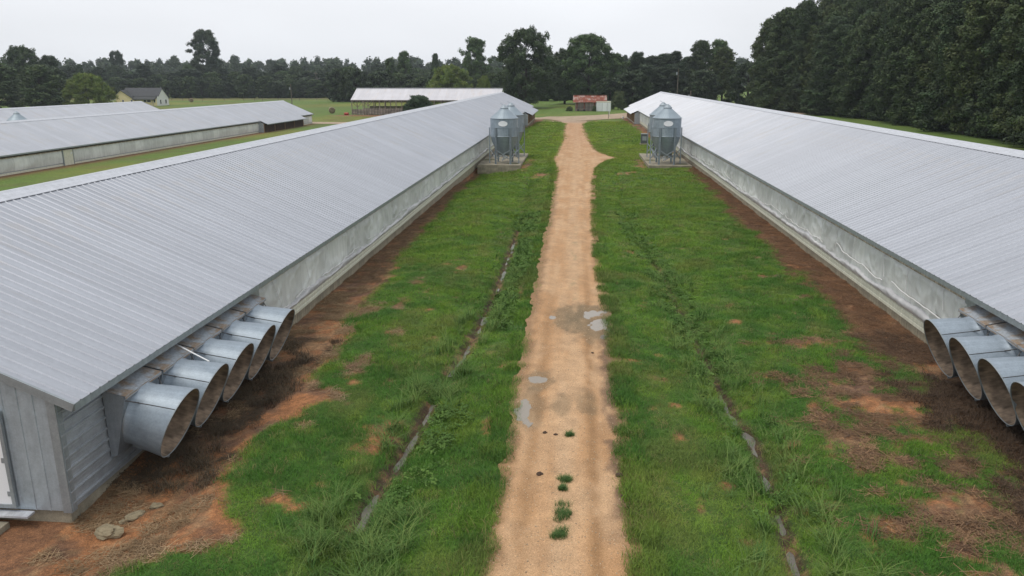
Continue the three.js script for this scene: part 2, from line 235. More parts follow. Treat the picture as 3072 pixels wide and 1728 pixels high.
{ // one ground sheet out to the horizon, finest in the yard
  const line = (parts) => { const o = []; for (const [a, b, s] of parts) { const n = Math.max(1, Math.round(Math.abs(b - a) / s)); for (let i = 0; i < n; i++) o.push(a + (b - a) * i / n); } o.push(parts[parts.length - 1][1]); return o; };
  const xs = line([[-3000, -600, 300], [-600, -200, 25], [-200, -70, 5], [-70, -11, 1.2], [-11, 11, 0.075], [11, 70, 2], [70, 400, 30], [400, 3000, 300]]);
  const zs = line([[200, 0, 25], [0, -8, 1], [-8, -26, 0.11], [-26, -60, 0.25], [-60, -100, 0.6], [-100, -210, 1.5], [-210, -420, 8], [-420, -800, 40], [-800, -4000, 400]]);
  const p = [], u = [], c = [], ix = [], nx = xs.length;
  for (const z of zs) for (const x of xs) { p.push(x, groundY(x, z), z); u.push(x, z); c.push(...groundColor(x, z)); }
  for (let j = 0; j < zs.length - 1; j++) for (let i = 0; i < nx - 1; i++) { const a = j * nx + i; ix.push(a, a + 1, a + nx + 1, a, a + nx + 1, a + nx); }
  const g = new THREE.BufferGeometry(); g.setAttribute('position', new THREE.Float32BufferAttribute(p, 3)); g.setAttribute('uv', new THREE.Float32BufferAttribute(u, 2)); g.setAttribute('color', new THREE.Float32BufferAttribute(c, 3)); g.setIndex(ix); g.computeVertexNormals();
  struct('ground', g, mat(lin(1.18, 1.18, 1.18), 0.95, 0, { map: soilTex, bumpMap: soilBump, bumpScale: 0.03, vertexColors: true }), 'grass and red earth between and around the long metal houses');
}
const puddles = [[0.78, -24.5, 0.48, 1.5, 0.032], [0.42, -25.4, 0.34, 0.6, 0.034], [0.90, -23.15, 0.2, 0.4, 0.032], [-0.72, -24.95, 0.12, 0.2, 0.030], [-0.92, -19.4, 0.24, 0.34, 0.030], [-1.09, -18.45, 0.15, 0.24, 0.030], [-1.14, -17.25, 0.27, 0.85, 0.028]];
const roadY = (x, z) => {
  let y = 0.012 + 0.05 * ss(0, 0.9, onRoad(x, z)) - 0.05 * Math.exp(-Math.pow((Math.abs(x + 0.1) - 0.70) / 0.2, 2)) * ss(-130, -90, z) + 0.022 * (fbm(x * 3, z * 1.5, 301, 3) - 0.5) + (z > -24 ? 0.016 * (fbm(x * 7, z * 9, 307, 2) - 0.5) : 0);
  if (z < -16 && z > -27) for (const [px, pz, rx, rz, lv] of puddles) { const d = Math.hypot((x - px) / rx, (z - pz) / rz); if (d < 1.7) y = mix(y, lv - 0.010 + 0.075 * (fbm(x * 4.2, z * 2.6, 303, 4) - 0.49) + 0.018 * d * d, ss(1.7, 0.9, d)); }
  return y;
};
function roadColor(x, z) {
  const n = fbm(x * 1.1, z * 0.45, 311, 4), n2 = fbm(x * 4, z * 2.4, 315, 3), e = onRoad(x, z);
  let c = mix3([0.58, 0.372, 0.212], [0.50, 0.288, 0.142], ss(0.35, 0.65, n * 0.6 + 0.4 * fbm(x * 5, z * 0.22, 319, 3)));
  c = mix3(c, [0.62, 0.425, 0.262], 0.55 * Math.exp(-Math.pow((x + 0.2) / 0.3, 2)) * ss(0.4, 0.6, n)); c = mix3(c, [0.47, 0.26, 0.145], 0.6 * ss(-80, -105, z) * ss(0.35, 0.6, n2));
  const tr = Math.exp(-Math.pow((x - 0.46) / 0.13, 2)) + 0.8 * Math.exp(-Math.pow((x + 0.86) / 0.16, 2)); // damp wheel tracks
  c = mix3(c, [0.34, 0.19, 0.085], 0.9 * tr * ss(0.26, 0.56, n2 * 0.6 + n * 0.4) * ss(-34, -24, z));
  const damp = ss(0.62, 0.98, x + 0.5 * (n2 - 0.5)) * ss(-25.5, -23.5, z) * ss(-10.5, -14.5, z + 2 * (n - 0.5)) * ss(0.36, 0.5, n2 + 0.10 * Math.sin(z * 3.2) + (z < -19 ? 0.12 : 0));
  c = mix3(c, [0.14, 0.085, 0.052], 0.85 * damp);
  c = mix3(c, [0.27, 0.155, 0.075], 0.7 * ss(0.34, 0.02, e + 0.3 * (n2 - 0.5)));
  c = mix3(c, [0.22, 0.20, 0.11], 0.5 * Math.exp(-Math.pow((x + 0.05) / 0.14, 2)) * ss(0.52, 0.66, n2) * ss(-45, -38, z) * ss(-25, -28, z)); // thin weeds on the crown
  for (const [px, pz, rx, rz, k] of [[-0.25, -25, 0.6, 1.5, 0.75], [0.65, -24.6, 0.95, 2.3, 0.8], [-0.9, -19.3, 0.42, 0.8, 0.6], [-1.05, -17.5, 0.45, 1.4, 0.5], [-0.25, -17.6, 0.3, 0.8, 0.5], [0.35, -17.8, 0.34, 0.9, 0.5]]) { const d = Math.hypot((x - px) / rx, (z - pz) / rz); if (d < 1.5) c = mix3(c, [0.21, 0.155, 0.09], k * ss(1.15, 0.6, d + 0.7 * (n2 - 0.5))); }
  if (z < -140) c = mix3(c, [0.40, 0.32, 0.25], 0.7 * ss(-138, -147, z));
  const k = 0.9 + 0.2 * n2; return c.map((v) => v * k);
}
const roadMat = mat(lin(1.12, 1.12, 1.12), 0.95, 0, { map: gravelTex, bumpMap: soilBump, bumpScale: 0.012, vertexColors: true });
{
  const zs = []; for (let z = -4; z > -148;) { zs.push(z); z -= z > -30 ? 0.10 : z > -70 ? 0.22 : 0.6; } zs.push(-149);
  const n = 48, p = [], u = [], c = [], ix = [];
  for (const z of zs) { const a = atZ(roadL, z) - 0.10 + 0.34 * (fbm(z * 2.2, 1, 321, 4) - 0.5), b = atZ(roadR, z) + 0.12 + 0.34 * (fbm(z * 2.2, 9, 325, 4) - 0.5); for (let i = 0; i <= n; i++) { const x = mix(a, b, i / n); p.push(x, Math.max(roadY(x, z), groundY(x, z) + 0.006), z); u.push(x, z); c.push(...roadColor(x, z)); } }
  for (let j = 0; j < zs.length - 1; j++) for (let i = 0; i < n; i++) { const a = j * (n + 1) + i; ix.push(a, a + 1, a + n + 2, a, a + n + 2, a + n + 1); }
  const g = new THREE.BufferGeometry(); g.setAttribute('position', new THREE.Float32BufferAttribute(p, 3)); g.setAttribute('uv', new THREE.Float32BufferAttribute(u, 2)); g.setAttribute('color', new THREE.Float32BufferAttribute(c, 3)); g.setIndex(ix); g.computeVertexNormals();
  struct('dirt_road', g, roadMat, 'sandy dirt road running straight between the two long houses');
}
{ // the lane across the far ends of the houses
  const p = [], u = [], c = [], ix = [], n = 8, xs = []; for (let x = -70; x <= 60; x += 0.8) xs.push(x);
  for (const x of xs) for (let i = 0; i <= n; i++) { const z = mix(atX(crossBottom, x), atX(crossTop, x), i / n), k = 0.8 + 0.4 * fbm(x * 0.9, z * 0.9, 331, 3); p.push(x, groundY(x, z) + 0.05, z); u.push(x, z); c.push(...mix3([0.42, 0.31, 0.22], [0.46, 0.36, 0.25], fbm(x * 0.3, z * 0.3, 335, 3)).map((v) => v * k)); }
  for (let j = 0; j < xs.length - 1; j++) for (let i = 0; i < n; i++) { const a = j * (n + 1) + i; ix.push(a, a + 1, a + n + 2, a, a + n + 2, a + n + 1); }
  const g = new THREE.BufferGeometry(); g.setAttribute('position', new THREE.Float32BufferAttribute(p, 3)); g.setAttribute('uv', new THREE.Float32BufferAttribute(u, 2)); g.setAttribute('color', new THREE.Float32BufferAttribute(c, 3)); g.setIndex(ix); g.computeVertexNormals();
  struct('gravel_lane', g, roadMat, 'gravel lane crossing beyond the far ends of the houses');
  struct('field_road', grid(60, 1, (s, t) => { const x = mix(-260, -20, s), z = mix(-352, -358, t) + 14 * ss(-60, -230, x); return [x, groundY(x, z) + 0.12, z]; }, (s, t, q) => [q[0], q[2]]), mat(lin(0.42, 0.33, 0.20), 0.95, 0, { map: gravelTex }), 'pale dirt road along the foot of the far tree line');
}

// ---------------------------------------------------------------- water
const waterMat = new THREE.MeshPhysicalMaterial({ roughness: 0.04, metalness: 0, ior: 1.33 }); waterMat.color.setRGB(0.27, 0.24, 0.20);
const ditchWaterMat = new THREE.MeshPhysicalMaterial({ roughness: 0.03, metalness: 0, ior: 1.33 }); ditchWaterMat.color.setRGB(0.15, 0.135, 0.115);
['wide rain puddle at the grassy edge of the road', 'thin film of water beside the wide puddle', 'small puddle just before the wide one', 'tiny puddle in the wheel track opposite the wide one', 'oval puddle in the wheel track', 'small round puddle in the wheel track', 'long puddle touching the long roadside grass'].forEach((label, i) => {
  const [cx, cz, rx, rz, lv] = puddles[i], p = [cx, lv, cz], ix = [], n = 40;
  for (let k = 0; k < n; k++) { const a = k / n * Math.PI * 2; p.push(cx + Math.cos(a) * rx * 1.15, lv, cz + Math.sin(a) * rz * 1.15); ix.push(0, 1 + (k + 1) % n, 1 + k); }
  for (let k = 3; k < p.length; k += 3) p[k] = clamp(p[k], atZ(roadL, p[k + 2]) - 0.02, atZ(roadR, p[k + 2]) + 0.02);
  const g = new THREE.BufferGeometry(); g.setAttribute('position', new THREE.Float32BufferAttribute(p, 3)); g.setIndex(ix); g.computeVertexNormals();
  struct('puddle', g, waterMat, label);
});
function ditchWater(poly, z0, z1, w, lift, label) { // a level sheet in the channel; the bumpy bed breaks it up
  const n = Math.round(Math.abs(z1 - z0) / 0.12), bed = []; for (let i = 0; i <= n; i++) { const z = mix(z0, z1, i / n), x = atZ(poly, z); bed.push(Math.min(groundY(x, z), groundY(x - 0.06, z), groundY(x + 0.06, z))); }
  const lev = bed.map((_, i) => { let t = 0, k = 0; for (let q = Math.max(0, i - 24); q <= Math.min(n, i + 24); q++) { t += bed[q]; k++; } return t / k + 0.022 + lift; });
  struct('ditch_water', grid(2, n, (s, t, i, j) => { const z = mix(z0, z1, t); return [atZ(poly, z) + (s - 0.5) * 2 * w, lev[j], z]; }), ditchWaterMat, label);
}
ditchWater(ditchL, -12.6, -18.6, 0.36, 0.012, 'standing water in the ditch beside the fan hoods');
ditchWater(ditchL, -20.6, -26.4, 0.34, 0.0, 'narrow water in the middle of the ditch');
ditchWater(ditchL, -30, -40, 0.34, 0.0, 'thin glint of water far along the ditch');
ditchWater(ditchR, -14.4, -19.8, 0.34, 0.004, 'shallow water in the weedy drain of the other yard');
ditchWater(ditchR, -10.5, -13.8, 0.3, -0.004, 'trickle of water at the near end of the weedy drain');

// ---------------------------------------------------------------- long chicken houses
const WX = 5.98, EX = 6.4, EY = 2.25, RY = 5.0, SL = Math.hypot(EX, RY - EY);
const roofYat = (ax) => EY + (EX - ax) * (RY - EY) / EX;
// ribbed sheet metal: profile along one axis, swept along another. P(a, b, h): a along the profile, b along the sweep, h out of the plane
function ribbed(a0, a1, b0, b1, P, pitch = 0.3, hgt = 0.022, minor = 0) {
  const q = new QB(), pr = [], n = Math.max(1, Math.round((a1 - a0) / pitch)), w = (a1 - a0) / n;
  for (let i = 0; i < n; i++) { const c = a0 + (i + 0.5) * w; pr.push([a0 + i * w, 0]); if (minor) pr.push([c - 0.32 * w, 0], [c - 0.30 * w, minor], [c - 0.27 * w, 0]); pr.push([c - 0.032, 0], [c - 0.014, hgt], [c + 0.014, hgt], [c + 0.032, 0]); if (minor) pr.push([c + 0.27 * w, 0], [c + 0.30 * w, minor], [c + 0.32 * w, 0]); }
  pr.push([a1, 0]);
  for (let i = 0; i < pr.length - 1; i++) { const [a, h] = pr[i], [b, k] = pr[i + 1]; q.quad(P(a, b0, h), P(b, b0, k), P(b, b1, k), P(a, b1, h), [a, b0], [b, b0], [b, b1], [a, b1]); }
  return q.geo();
}
const slopeP = (s) => (a, b, h) => { const t = b / SL, nx = (RY - EY) / SL, ny = EX / SL; return [s * (EX * (1 - t) + nx * h), EY + (RY - EY) * t + ny * h, -a]; };
const sheetGeo = {};
function longHouse({ x, y, z, L, side, label, roofM, tilt = 0, sheets = 0, fanTo = 0, door, dog, padM = M.padTan, gapWall = true, detail = true, curtainTo, wallDoors = [] }) {
  const g = thing('chicken_house', label, 'chicken house', [x, y, z]);
  g.rotation.x = tilt;
  const s = side, roofs = Array.isArray(roofM) ? roofM : [roofM], R = rng(Math.round(1000 + x * 7));
  // roof: single sheets near the camera end, the rest of the slope as one ribbed sheet
  const roof = put('roof', ribbed(0, L, 0, SL, slopeP(-s)), roofs[0], g);
  const near = sheets * 0.9;
  for (let i = 0; i < sheets; i++) {
    const key = s + 'sheet'; sheetGeo[key] ??= ribbed(0, 0.905, 0, SL, slopeP(s));
    const o = put('roof_sheet', sheetGeo[key], roofs[Math.floor(R() * roofs.length)], roof); o.position.z = -i * 0.9; o.position.y = (i % 2) * 0.0025;
  }
  put('roof_slope', ribbed(near, L, 0, SL, slopeP(s)), roofs[0], roof);
  // ridge cap folded over both slopes
  const cap = new QB(), nz = 24, prof = [[-0.42, -0.165], [-0.40, -0.150], [-0.14, -0.03], [-0.05, 0.02], [0.05, 0.02], [0.14, -0.03], [0.40, -0.150], [0.42, -0.165]];
  for (let k = 0; k < nz; k++) for (let i = 0; i < prof.length - 1; i++) { const a = -k * L / nz + (k ? 0 : 0.08), b = -(k + 1) * L / nz, [p0, q0] = prof[i], [p1, q1] = prof[i + 1], Y = RY + 0.016; cap.quad([p0, Y + q0, a], [p1, Y + q1, a], [p1, Y + q1, b], [p0, Y + q0, b], [p0, a], [p1, a], [p1, b], [p0, b]); }
  put('ridge_cap', cap.geo(), M.cap, roof);
  // eave and gable trim
  for (const q of [-1, 1]) box('eave_trim', g, M.trim, q * (EX - 0.03), q * (EX - 0.005), EY - 0.14, EY - 0.004, 0.03, -L - 0.03);
  for (const q of [-1, 1]) for (const e of [0.06, -L - 0.06]) {
    const t = put('rake_trim', beam([q * EX, EY - 0.06, e], [0, RY - 0.06, e], 0.16, 0.05), M.trim, g); t.position.z = 0;
  }
  // gable walls
  const gab = (zz, n) => { const b = new QB(), pr = 0.3; for (let i = 0; i < WX * 2 / pr - 1e-6; i++) { const a0 = -WX + i * pr, pts = [[a0, 0], [a0 + 0.135, 0], [a0 + 0.143, 0.012], [a0 + 0.157, 0.012], [a0 + 0.165, 0], [a0 + pr, 0]]; for (let k = 0; k < 5; k++) { const [c, h] = pts[k], [d, j] = pts[k + 1]; const yc = roofYat(Math.abs(c)) - 0.06, yd = roofYat(Math.abs(d)) - 0.06; b.quad([c, 0, zz + n * h], [d, 0, zz + n * j], [d, yd, zz + n * j], [c, yc, zz + n * h], [c, 0], [d, 0], [d, yd], [c, yc]); } } return b.geo(); };
  put('gable_wall', gab(0, 1), M.gable, g); put('gable_wall', gab(-L, -1), M.gable, g);
  for (const q of [-1, 1]) box('corner_trim', g, M.trim, q * (WX - 0.14), q * (WX + 0.03), -0.02, roofYat(WX) - 0.07, -0.14, 0.035);
  // long walls
  const X = s * WX, out = (d) => s * (WX + d), top = roofYat(WX) - 0.05;
  box('foundation', g, M.concrete, -WX + 0.06, WX - 0.06, -0.7, 0.1, -0.05, -L + 0.05);
  box('back_wall', g, M.curtain, -s * WX, -s * (WX - 0.08), 0.0, top, -0.02, -L + 0.02);
  box('wall_core', g, M.siding, s * (WX - 0.10), s * (WX - 0.02), 0.0, top, -0.02, -L + 0.02);
  if (fanTo) { // horizontal ribbed siding behind the fans
    put('siding', ribbed(0.02, top, 0, fanTo, (a, b, h) => [s * (WX + h), a, -b], 0.23, 0.038, 0.008), M.siding, g);
  }
  const c0 = fanTo || 0.1, c1 = curtainTo ?? L - 0.1;
  // stem wall of blocks under the curtain
  const nb = detail ? 60 : 0, bl = 0.41;
  for (let i = 0; i < nb; i++) { const o = put('block', boxG(0.16, 0.5, bl - 0.016), M.block[Math.floor(R() * 3)], g); o.position.set(out(-0.045 + 0.006 * R()), -0.05, -(c0 + (i + 0.5) * bl)); }
  box('stem_wall', g, M.block[0], out(-0.06), out(0.03), -0.3, 0.19, -(c0 + nb * bl), -c1);
  // metal boards between stem wall and curtain
  if (detail) for (let k = 0; k < 3; k++) { const y0 = 0.2 + k * 0.145; const b = new QB(), pr = [[0.02, y0], [0.055, y0 + 0.012], [0.05, y0 + 0.10], [0.022, y0 + 0.132]]; for (let i = 0; i < 3; i++) b.quad([out(pr[i][0]), pr[i][1], -c0], [out(pr[i][0]), pr[i][1], -c1], [out(pr[i + 1][0]), pr[i + 1][1], -c1], [out(pr[i + 1][0]), pr[i + 1][1], -c0], [0, 0], [c1, 0], [c1, 0.1], [0, 0.1]); put('skirting_board', b.geo(), M.skirt, g); }
  else box('skirting_board', g, M.skirt, out(-0.02), out(0.03), 0.19, 0.45, -c0, -c1);
  // the curtain itself, hanging in folds
  const nA = detail ? Math.min(1100, Math.round((c1 - c0) / 0.12)) : Math.round((c1 - c0) / 0.5), nv = detail ? 14 : 4, sd = Math.round(500 + x);
  const fold = (a, v) => { const d = fbm(a * 0.55 + v * 0.5, v * 1.2, sd, 3), r = 1 - Math.abs(2 * fbm(a * 0.9 + v * 0.9, v * 0.7, sd + 5, 3) - 1), r2 = 1 - Math.abs(2 * fbm(a * 1.3 - v * 1.6, v * 0.8, sd + 9, 3) - 1); return 0.01 + 0.022 * Math.max(0, 1 - Math.abs(((a % 1.22) + 1.22) % 1.22 - 0.61) / 0.14) + 0.05 * d + 0.065 * ss(0.86, 1, r) + 0.05 * ss(0.89, 1, r2); };
  const y0c = 0.55, y1c = 1.86;
  put('curtain', grid(nA, nv, (a, v) => { const A = mix(c0, c1, a); return [out(0.01 + (v > 0.02 && v < 0.98 ? fold(A, v) : 0)), mix(y0c, y1c, v), -A]; }, (a, v) => [mix(c0, c1, a), v * 1.3]), M.curtain, g);
  if (detail) {
    // slack hem: a pale line that wanders along the curtain, and the bunched plastic below it
    for (let a0 = c0 + 0.4; a0 < Math.min(c1, c0 + 75);) {
      const ln = 1.5 + 5 * R(), pts = [], dr = 0.5 * (R() - 0.4); for (let a = 0; a <= ln; a += 0.2) pts.push(new THREE.Vector3(out(0.14), clamp(0.84 + 0.42 * fbm((a0 + a) * 0.3, 2, sd + 21, 3) - 0.12 + dr * Math.pow(a / ln, 2) + 0.12 * (fbm((a0 + a) * 2.2, 4, sd + 25, 2) - 0.5), 0.66, 1.6), -(a0 + a)));
      put('curtain_hem', new THREE.TubeGeometry(new THREE.CatmullRomCurve3(pts), pts.length * 2, 0.014 + 0.008 * R(), 5), M.rope, g); a0 += ln + 0.2 + 1.6 * R();
    }
    put('plastic_sheet', grid(Math.round((Math.min(c1, c0 + 95) - c0) / 0.11), 5, (a, v) => { const A = mix(c0 + 0.1, Math.min(c1, c0 + 95), a), hgt = 0.07 + 0.30 * fbm(A * 0.5, 7, sd + 31, 3) + 0.09 * (fbm(A * 2.5, 3, sd + 33, 2) - 0.5); return [out(0.085 + 0.05 * Math.sin(v * Math.PI) + 0.06 * (fbm(A * 3.2, v * 3, sd + 35, 3) - 0.3) - (v > 0.9 ? 0.06 : 0)), 0.56 + v * hgt, -A]; }, (a, v) => [a * 95, v * 0.3]), M.plastic, g);
    // slanting cords that hold the curtain
    for (let i = 0; i < 24; i++) { const a = c0 + 1 + i * 2.3 + 1.2 * R(), w = (R() - 0.5) * 1.1; put('cord', bar([out(0.10), 1.86, -a], [out(0.14), 0.9 + 0.4 * R(), -a - w], 0.010, 5), M.rope, g); }
  }
  box('batten', g, M.batten, out(0.0), out(0.045), 1.85, 1.93, -c0, -c1);
  box('netting', g, M.netting, out(-0.02), out(0.015), 1.93, 2.14, -c0, -c1);
  box('header_board', g, M.trim, out(-0.015), out(0.03), 2.14, top - 0.01, -c0, -c1);
  if (fanTo) box('end_panel', g, M.siding, out(-0.02), out(0.06), 0.2, top - 0.012, -fanTo + 0.25, -fanTo - 0.3);
  for (const [a, w, m] of wallDoors) { const d = box('door', g, m, out(0.02), out(0.12), 0.12, 1.9, -a, -a - w); for (const e of [-1, 1]) box('frame', d, M.trim, -0.06, 0.07, -0.9, 0.9, e * (w / 2 + 0.01), e * (w / 2 + 0.13)); }
  if (door) { // white door on the near gable
    const d = put('door', boxG(1.16, 1.86, 0.05), M.white, g); d.position.set(door, 1.06, 0.045);
    for (const [a, b, w, h] of [[0.605, 0, 0.07, 1.98], [-0.605, 0, 0.07, 1.98], [0, 0.955, 1.14, 0.07], [0, -0.955, 1.14, 0.07]]) { const f = put('frame', boxG(w, h, 0.07), M.trim, d); f.position.set(a, b, 0.012); }
    box('handle', d, M.seam, -0.48, -0.44, -0.08, 0.06, 0.026, 0.07); for (const hy of [-0.7, 0, 0.7]) box('hinge', d, M.trim, 0.5, 0.565, hy - 0.05, hy + 0.05, 0.026, 0.036);
    box('door_sill', g, M.cap, door - 2, door + 0.95, -0.05, -0.01, 0.03, 0.24);
  }
  if (dog) { // lean-to over the cooling pads
    const [a0, a1] = dog, wd = 1.3, yo = roofYat(WX) - (wd + 0.42) * 0.43 + 0.02, ln = new THREE.Group(); ln.name = 'cooling_lean_to'; g.add(ln);
    const P = (a, b, h) => [s * (EX - 0.35 + b), roofYat(EX - 0.35) + 0.035 - b * 0.43 + h, -a];
    put('lean_to_roof', ribbed(a0, a1, 0, wd + 0.35, P), roofs[0], ln);
    const xo = EX + wd, yo2 = roofYat(EX - 0.35) + 0.035 - (wd + 0.35) * 0.43;
    box('lean_to_trim', ln, M.trim, s * (xo - 0.04), s * (xo - 0.015), yo2 - 0.13, yo2 - 0.006, -a0, -a1);
    box('cooling_pad', ln, padM, out(0.85), out(0.95), 0.25, yo2 - 0.02, -a0 - 0.1, -a1 + 0.1);
    for (let k = 0; k <= 4; k++) { const a = mix(a0 + 0.15, a1 - 0.15, k / 4); box('post', ln, M.padFrame, out(0.955), out(1.04), -0.3, yo2 + 0.08, -a + 0.06, -a - 0.06); }
    box('pad_sill', ln, M.batten, out(0.96), out(1.10), 0.12, 0.24, -a0, -a1);
    box('pad_base', ln, M.concrete, out(0.05), out(0.94), -0.4, 0.24, -a0 - 0.1, -a1 + 0.1);
    for (const a of [a0 + 0.03, a1 - 0.03]) { const b = new QB(); const ya = roofYat(WX) - 0.03, yb = yo2 + 0.05; b.quad([out(0.02), 0, -a], [out(0.98), 0, -a], [out(0.98), yb, -a], [out(0.02), ya - 0.12, -a], [0, 0], [1, 0], [1, 2], [0, 2]); put('end_wall', b.geo(), M.siding, ln); }
  }
  return g;
}
const hA = { x: -15.48, y: -0.2, z: -12.45, L: 147.5 };
longHouse({ ...hA, side: 1, label: 'long ribbed metal poultry house with a white door in its gable end', roofM: M.roof, tilt: 0.0024, sheets: 40, fanTo: 8.95, door: 4.3, dog: [121, 141] });
longHouse({ x: 16.56, y: 0.15, z: -11.6, L: 153.5, side: -1, label: 'long ribbed metal poultry house beside the dark wood', roofM: M.roof, sheets: 44, fanTo: 9.2, dog: [126.5, 148] });
longHouse({ x: -62.4, y: -1.75, z: -30, L: 134, side: 1, label: 'blue grey metal poultry house with a dark open lean-to at its end', roofM: M.roof[1], detail: false, dog: [105.5, 126], padM: M.coolPad, wallDoors: [[51.6, 1.6, M.skirt]] });
longHouse({ x: -91.5, y: -1.85, z: -40, L: 120, side: 1, label: 'blue grey metal poultry house whose roof end stands before the yellow house', roofM: M.roof[1], detail: false });

// ---------------------------------------------------------------- exhaust fans along the walls
function makeFan(s, label, group) { // s: +1 blows towards +x; origin on the wall plane at ground level, mid width
  const g = thing('exhaust_fan', label, 'exhaust fan', [0, 0, 0], 0, group), hw = 0.69;
  const pr = [[0, 1.93], [0.47, 1.82], [0.14, 0.5], [0, 0.46]]; // side outline of the sloping housing: out, up
  const q = new QB(), V = (i, z) => [s * pr[i][0], pr[i][1], z];
  for (const z of [hw, -hw]) q.quad(V(0, z), V(1, z), V(2, z), V(3, z), [0, 1.9], [0.5, 1.8], [0.2, 0.5], [0, 0.4]);
  q.quad(V(1, hw), V(1, -hw), V(2, -hw), V(2, hw), [0, 0], [1.4, 0], [1.4, 1.4], [0, 1.4]);
  q.quad(V(2, hw), V(2, -hw), V(3, -hw), V(3, hw));
  const h = put('housing', q.geo(), M.fanBox, g);
  const t = new QB(), d = 0.012; t.quad([0, 1.93 + d, hw + 0.015], [s * 0.49, 1.82 + d, hw + 0.015], [s * 0.49, 1.82 + d, -hw - 0.015], [0, 1.93 + d, -hw - 0.015], [0, 0], [0.5, 0], [0.5, 1.4], [0, 1.4]); t.quad([s * 0.49, 1.82 + d, hw + 0.015], [s * 0.49, 1.76, hw + 0.015], [s * 0.49, 1.76, -hw - 0.015], [s * 0.49, 1.82 + d, -hw - 0.015]);
  put('housing_top', t.geo(), M.fanTop, h);
  // flared cone from the sloping face out to a slanted mouth
  const ring = (t, a, off = 0) => { // t 0 at the throat, 1 at the mouth
    const cx = mix(0.30, 1.18, t), cy = mix(1.16, 0.96, t), tilt = mix(0.245, 0.40, t), fl = Math.pow(t, 0.8), rv = mix(0.63, 0.80, fl) + (t < 0.12 ? 0.05 * (1 - t / 0.12) : 0) - off, rh = mix(0.61, 0.705, fl) + (t < 0.12 ? 0.05 * (1 - t / 0.12) : 0) - off;
    const u = Math.cos(a) * rv, w = Math.sin(a) * rh; return [s * (cx + Math.sin(tilt) * u), cy + Math.cos(tilt) * u, w];
  };
  put('cone', grid(56, 14, (a, v) => ring(v, a * Math.PI * 2), (a, v) => [a * 4.5, v]), M.fan, g);
  const inner = put('cone_lining', grid(56, 10, (a, v) => ring(0.02 + v * 0.97, a * Math.PI * 2, 0.012), (a, v) => [a * 4.5, v]), M.dust, g);
  const rimPts = []; for (let i = 0; i < 48; i++) rimPts.push(new THREE.Vector3(...ring(1, i / 48 * Math.PI * 2, 0.002)));
  put('rim', new THREE.TubeGeometry(new THREE.CatmullRomCurve3(rimPts, true), 96, 0.011, 6, true), M.trim, g);
  for (const a of [0.78, -0.78]) { const pts = []; for (let i = 0; i <= 12; i++) pts.push(new THREE.Vector3(...ring(0.06 + i / 12 * 0.93, a, -0.004))); put('seam', new THREE.TubeGeometry(new THREE.CatmullRomCurve3(pts), 14, 0.009, 5), M.seam, g); }
  for (const a of [0.78, -0.78]) { const p = ring(0.2, a, -0.02); put('tie_rod', bar([s * 0.42, 1.72, Math.sign(a) * 0.66], p, 0.012, 6), M.seam, g); }
  { const fr = new THREE.TorusGeometry(0.64, 0.025, 6, 40); fr.rotateY(Math.PI / 2); fr.rotateZ(-s * 0.245); fr.translate(s * 0.31, 1.155, 0); put('collar', fr, M.fanBox, g); }
  // the motor and blades back in the throat
  const hub = new THREE.CylinderGeometry(0.09, 0.09, 0.12, 12); hub.rotateZ(Math.PI / 2); hub.translate(s * 0.33, 1.14, 0); const hb = put('hub', hub, M.boxMetal, g);
  for (let k = 0; k < 6; k++) { const b = new THREE.BoxGeometry(0.012, 0.5, 0.16); b.rotateY(0.6); b.translate(0, 0.31, 0); b.rotateX(k * Math.PI / 3); b.rotateZ(-s * 0.245); b.translate(s * 0.33, 1.14, 0); put('blade', b, M.boxMetal, hb); }
  const rail = put('support_rail', beam([s * 0.05, 0.40, 0], [s * 0.84, 0.165, 0], 0.05, 0.05), M.trim, g);
  return g;
}
const ord = ['first', 'second', 'third', 'fourth', 'fifth'];
{
  const a = makeFan(1, 'grey exhaust fan cone, first from the gable with the white door', 'fans on the house with the white door');
  [-14.5, -15.97, -17.44, -18.9, -20.37].forEach((z, i) => { const o = i ? copy(a, `grey exhaust fan cone, ${ord[i]} from the gable with the white door`) : a; o.position.set(hA.x + WX + 0.03, hA.y - 0.02, z); o.rotation.y = [0, 0.01, -0.012, 0.008, 0][i]; });
  const b = makeFan(-1, 'grey exhaust fan cone next to the grey curtain of the house beside the wood', 'fans on the house beside the wood');
  [-19.74, -18.28, -16.86, -15.46].forEach((z, i) => { const o = i ? copy(b, ['', 'second grey exhaust fan cone from the curtain, house beside the wood', 'third grey exhaust fan cone from the curtain, house beside the wood', 'fourth grey exhaust fan cone from the curtain, house beside the wood'][i]) : b; o.position.set(16.56 - WX - 0.03, 0.12, z); o.rotation.y = [0, -0.01, 0.012, 0][i]; });
  tag(put('white_rod', bar([-9.42, 1.80, -16.55], [-8.05, 1.74, -15.55], 0.016, 6), M.white), 'thin white rod lying across the tops of the fan housings', 'rod');
}

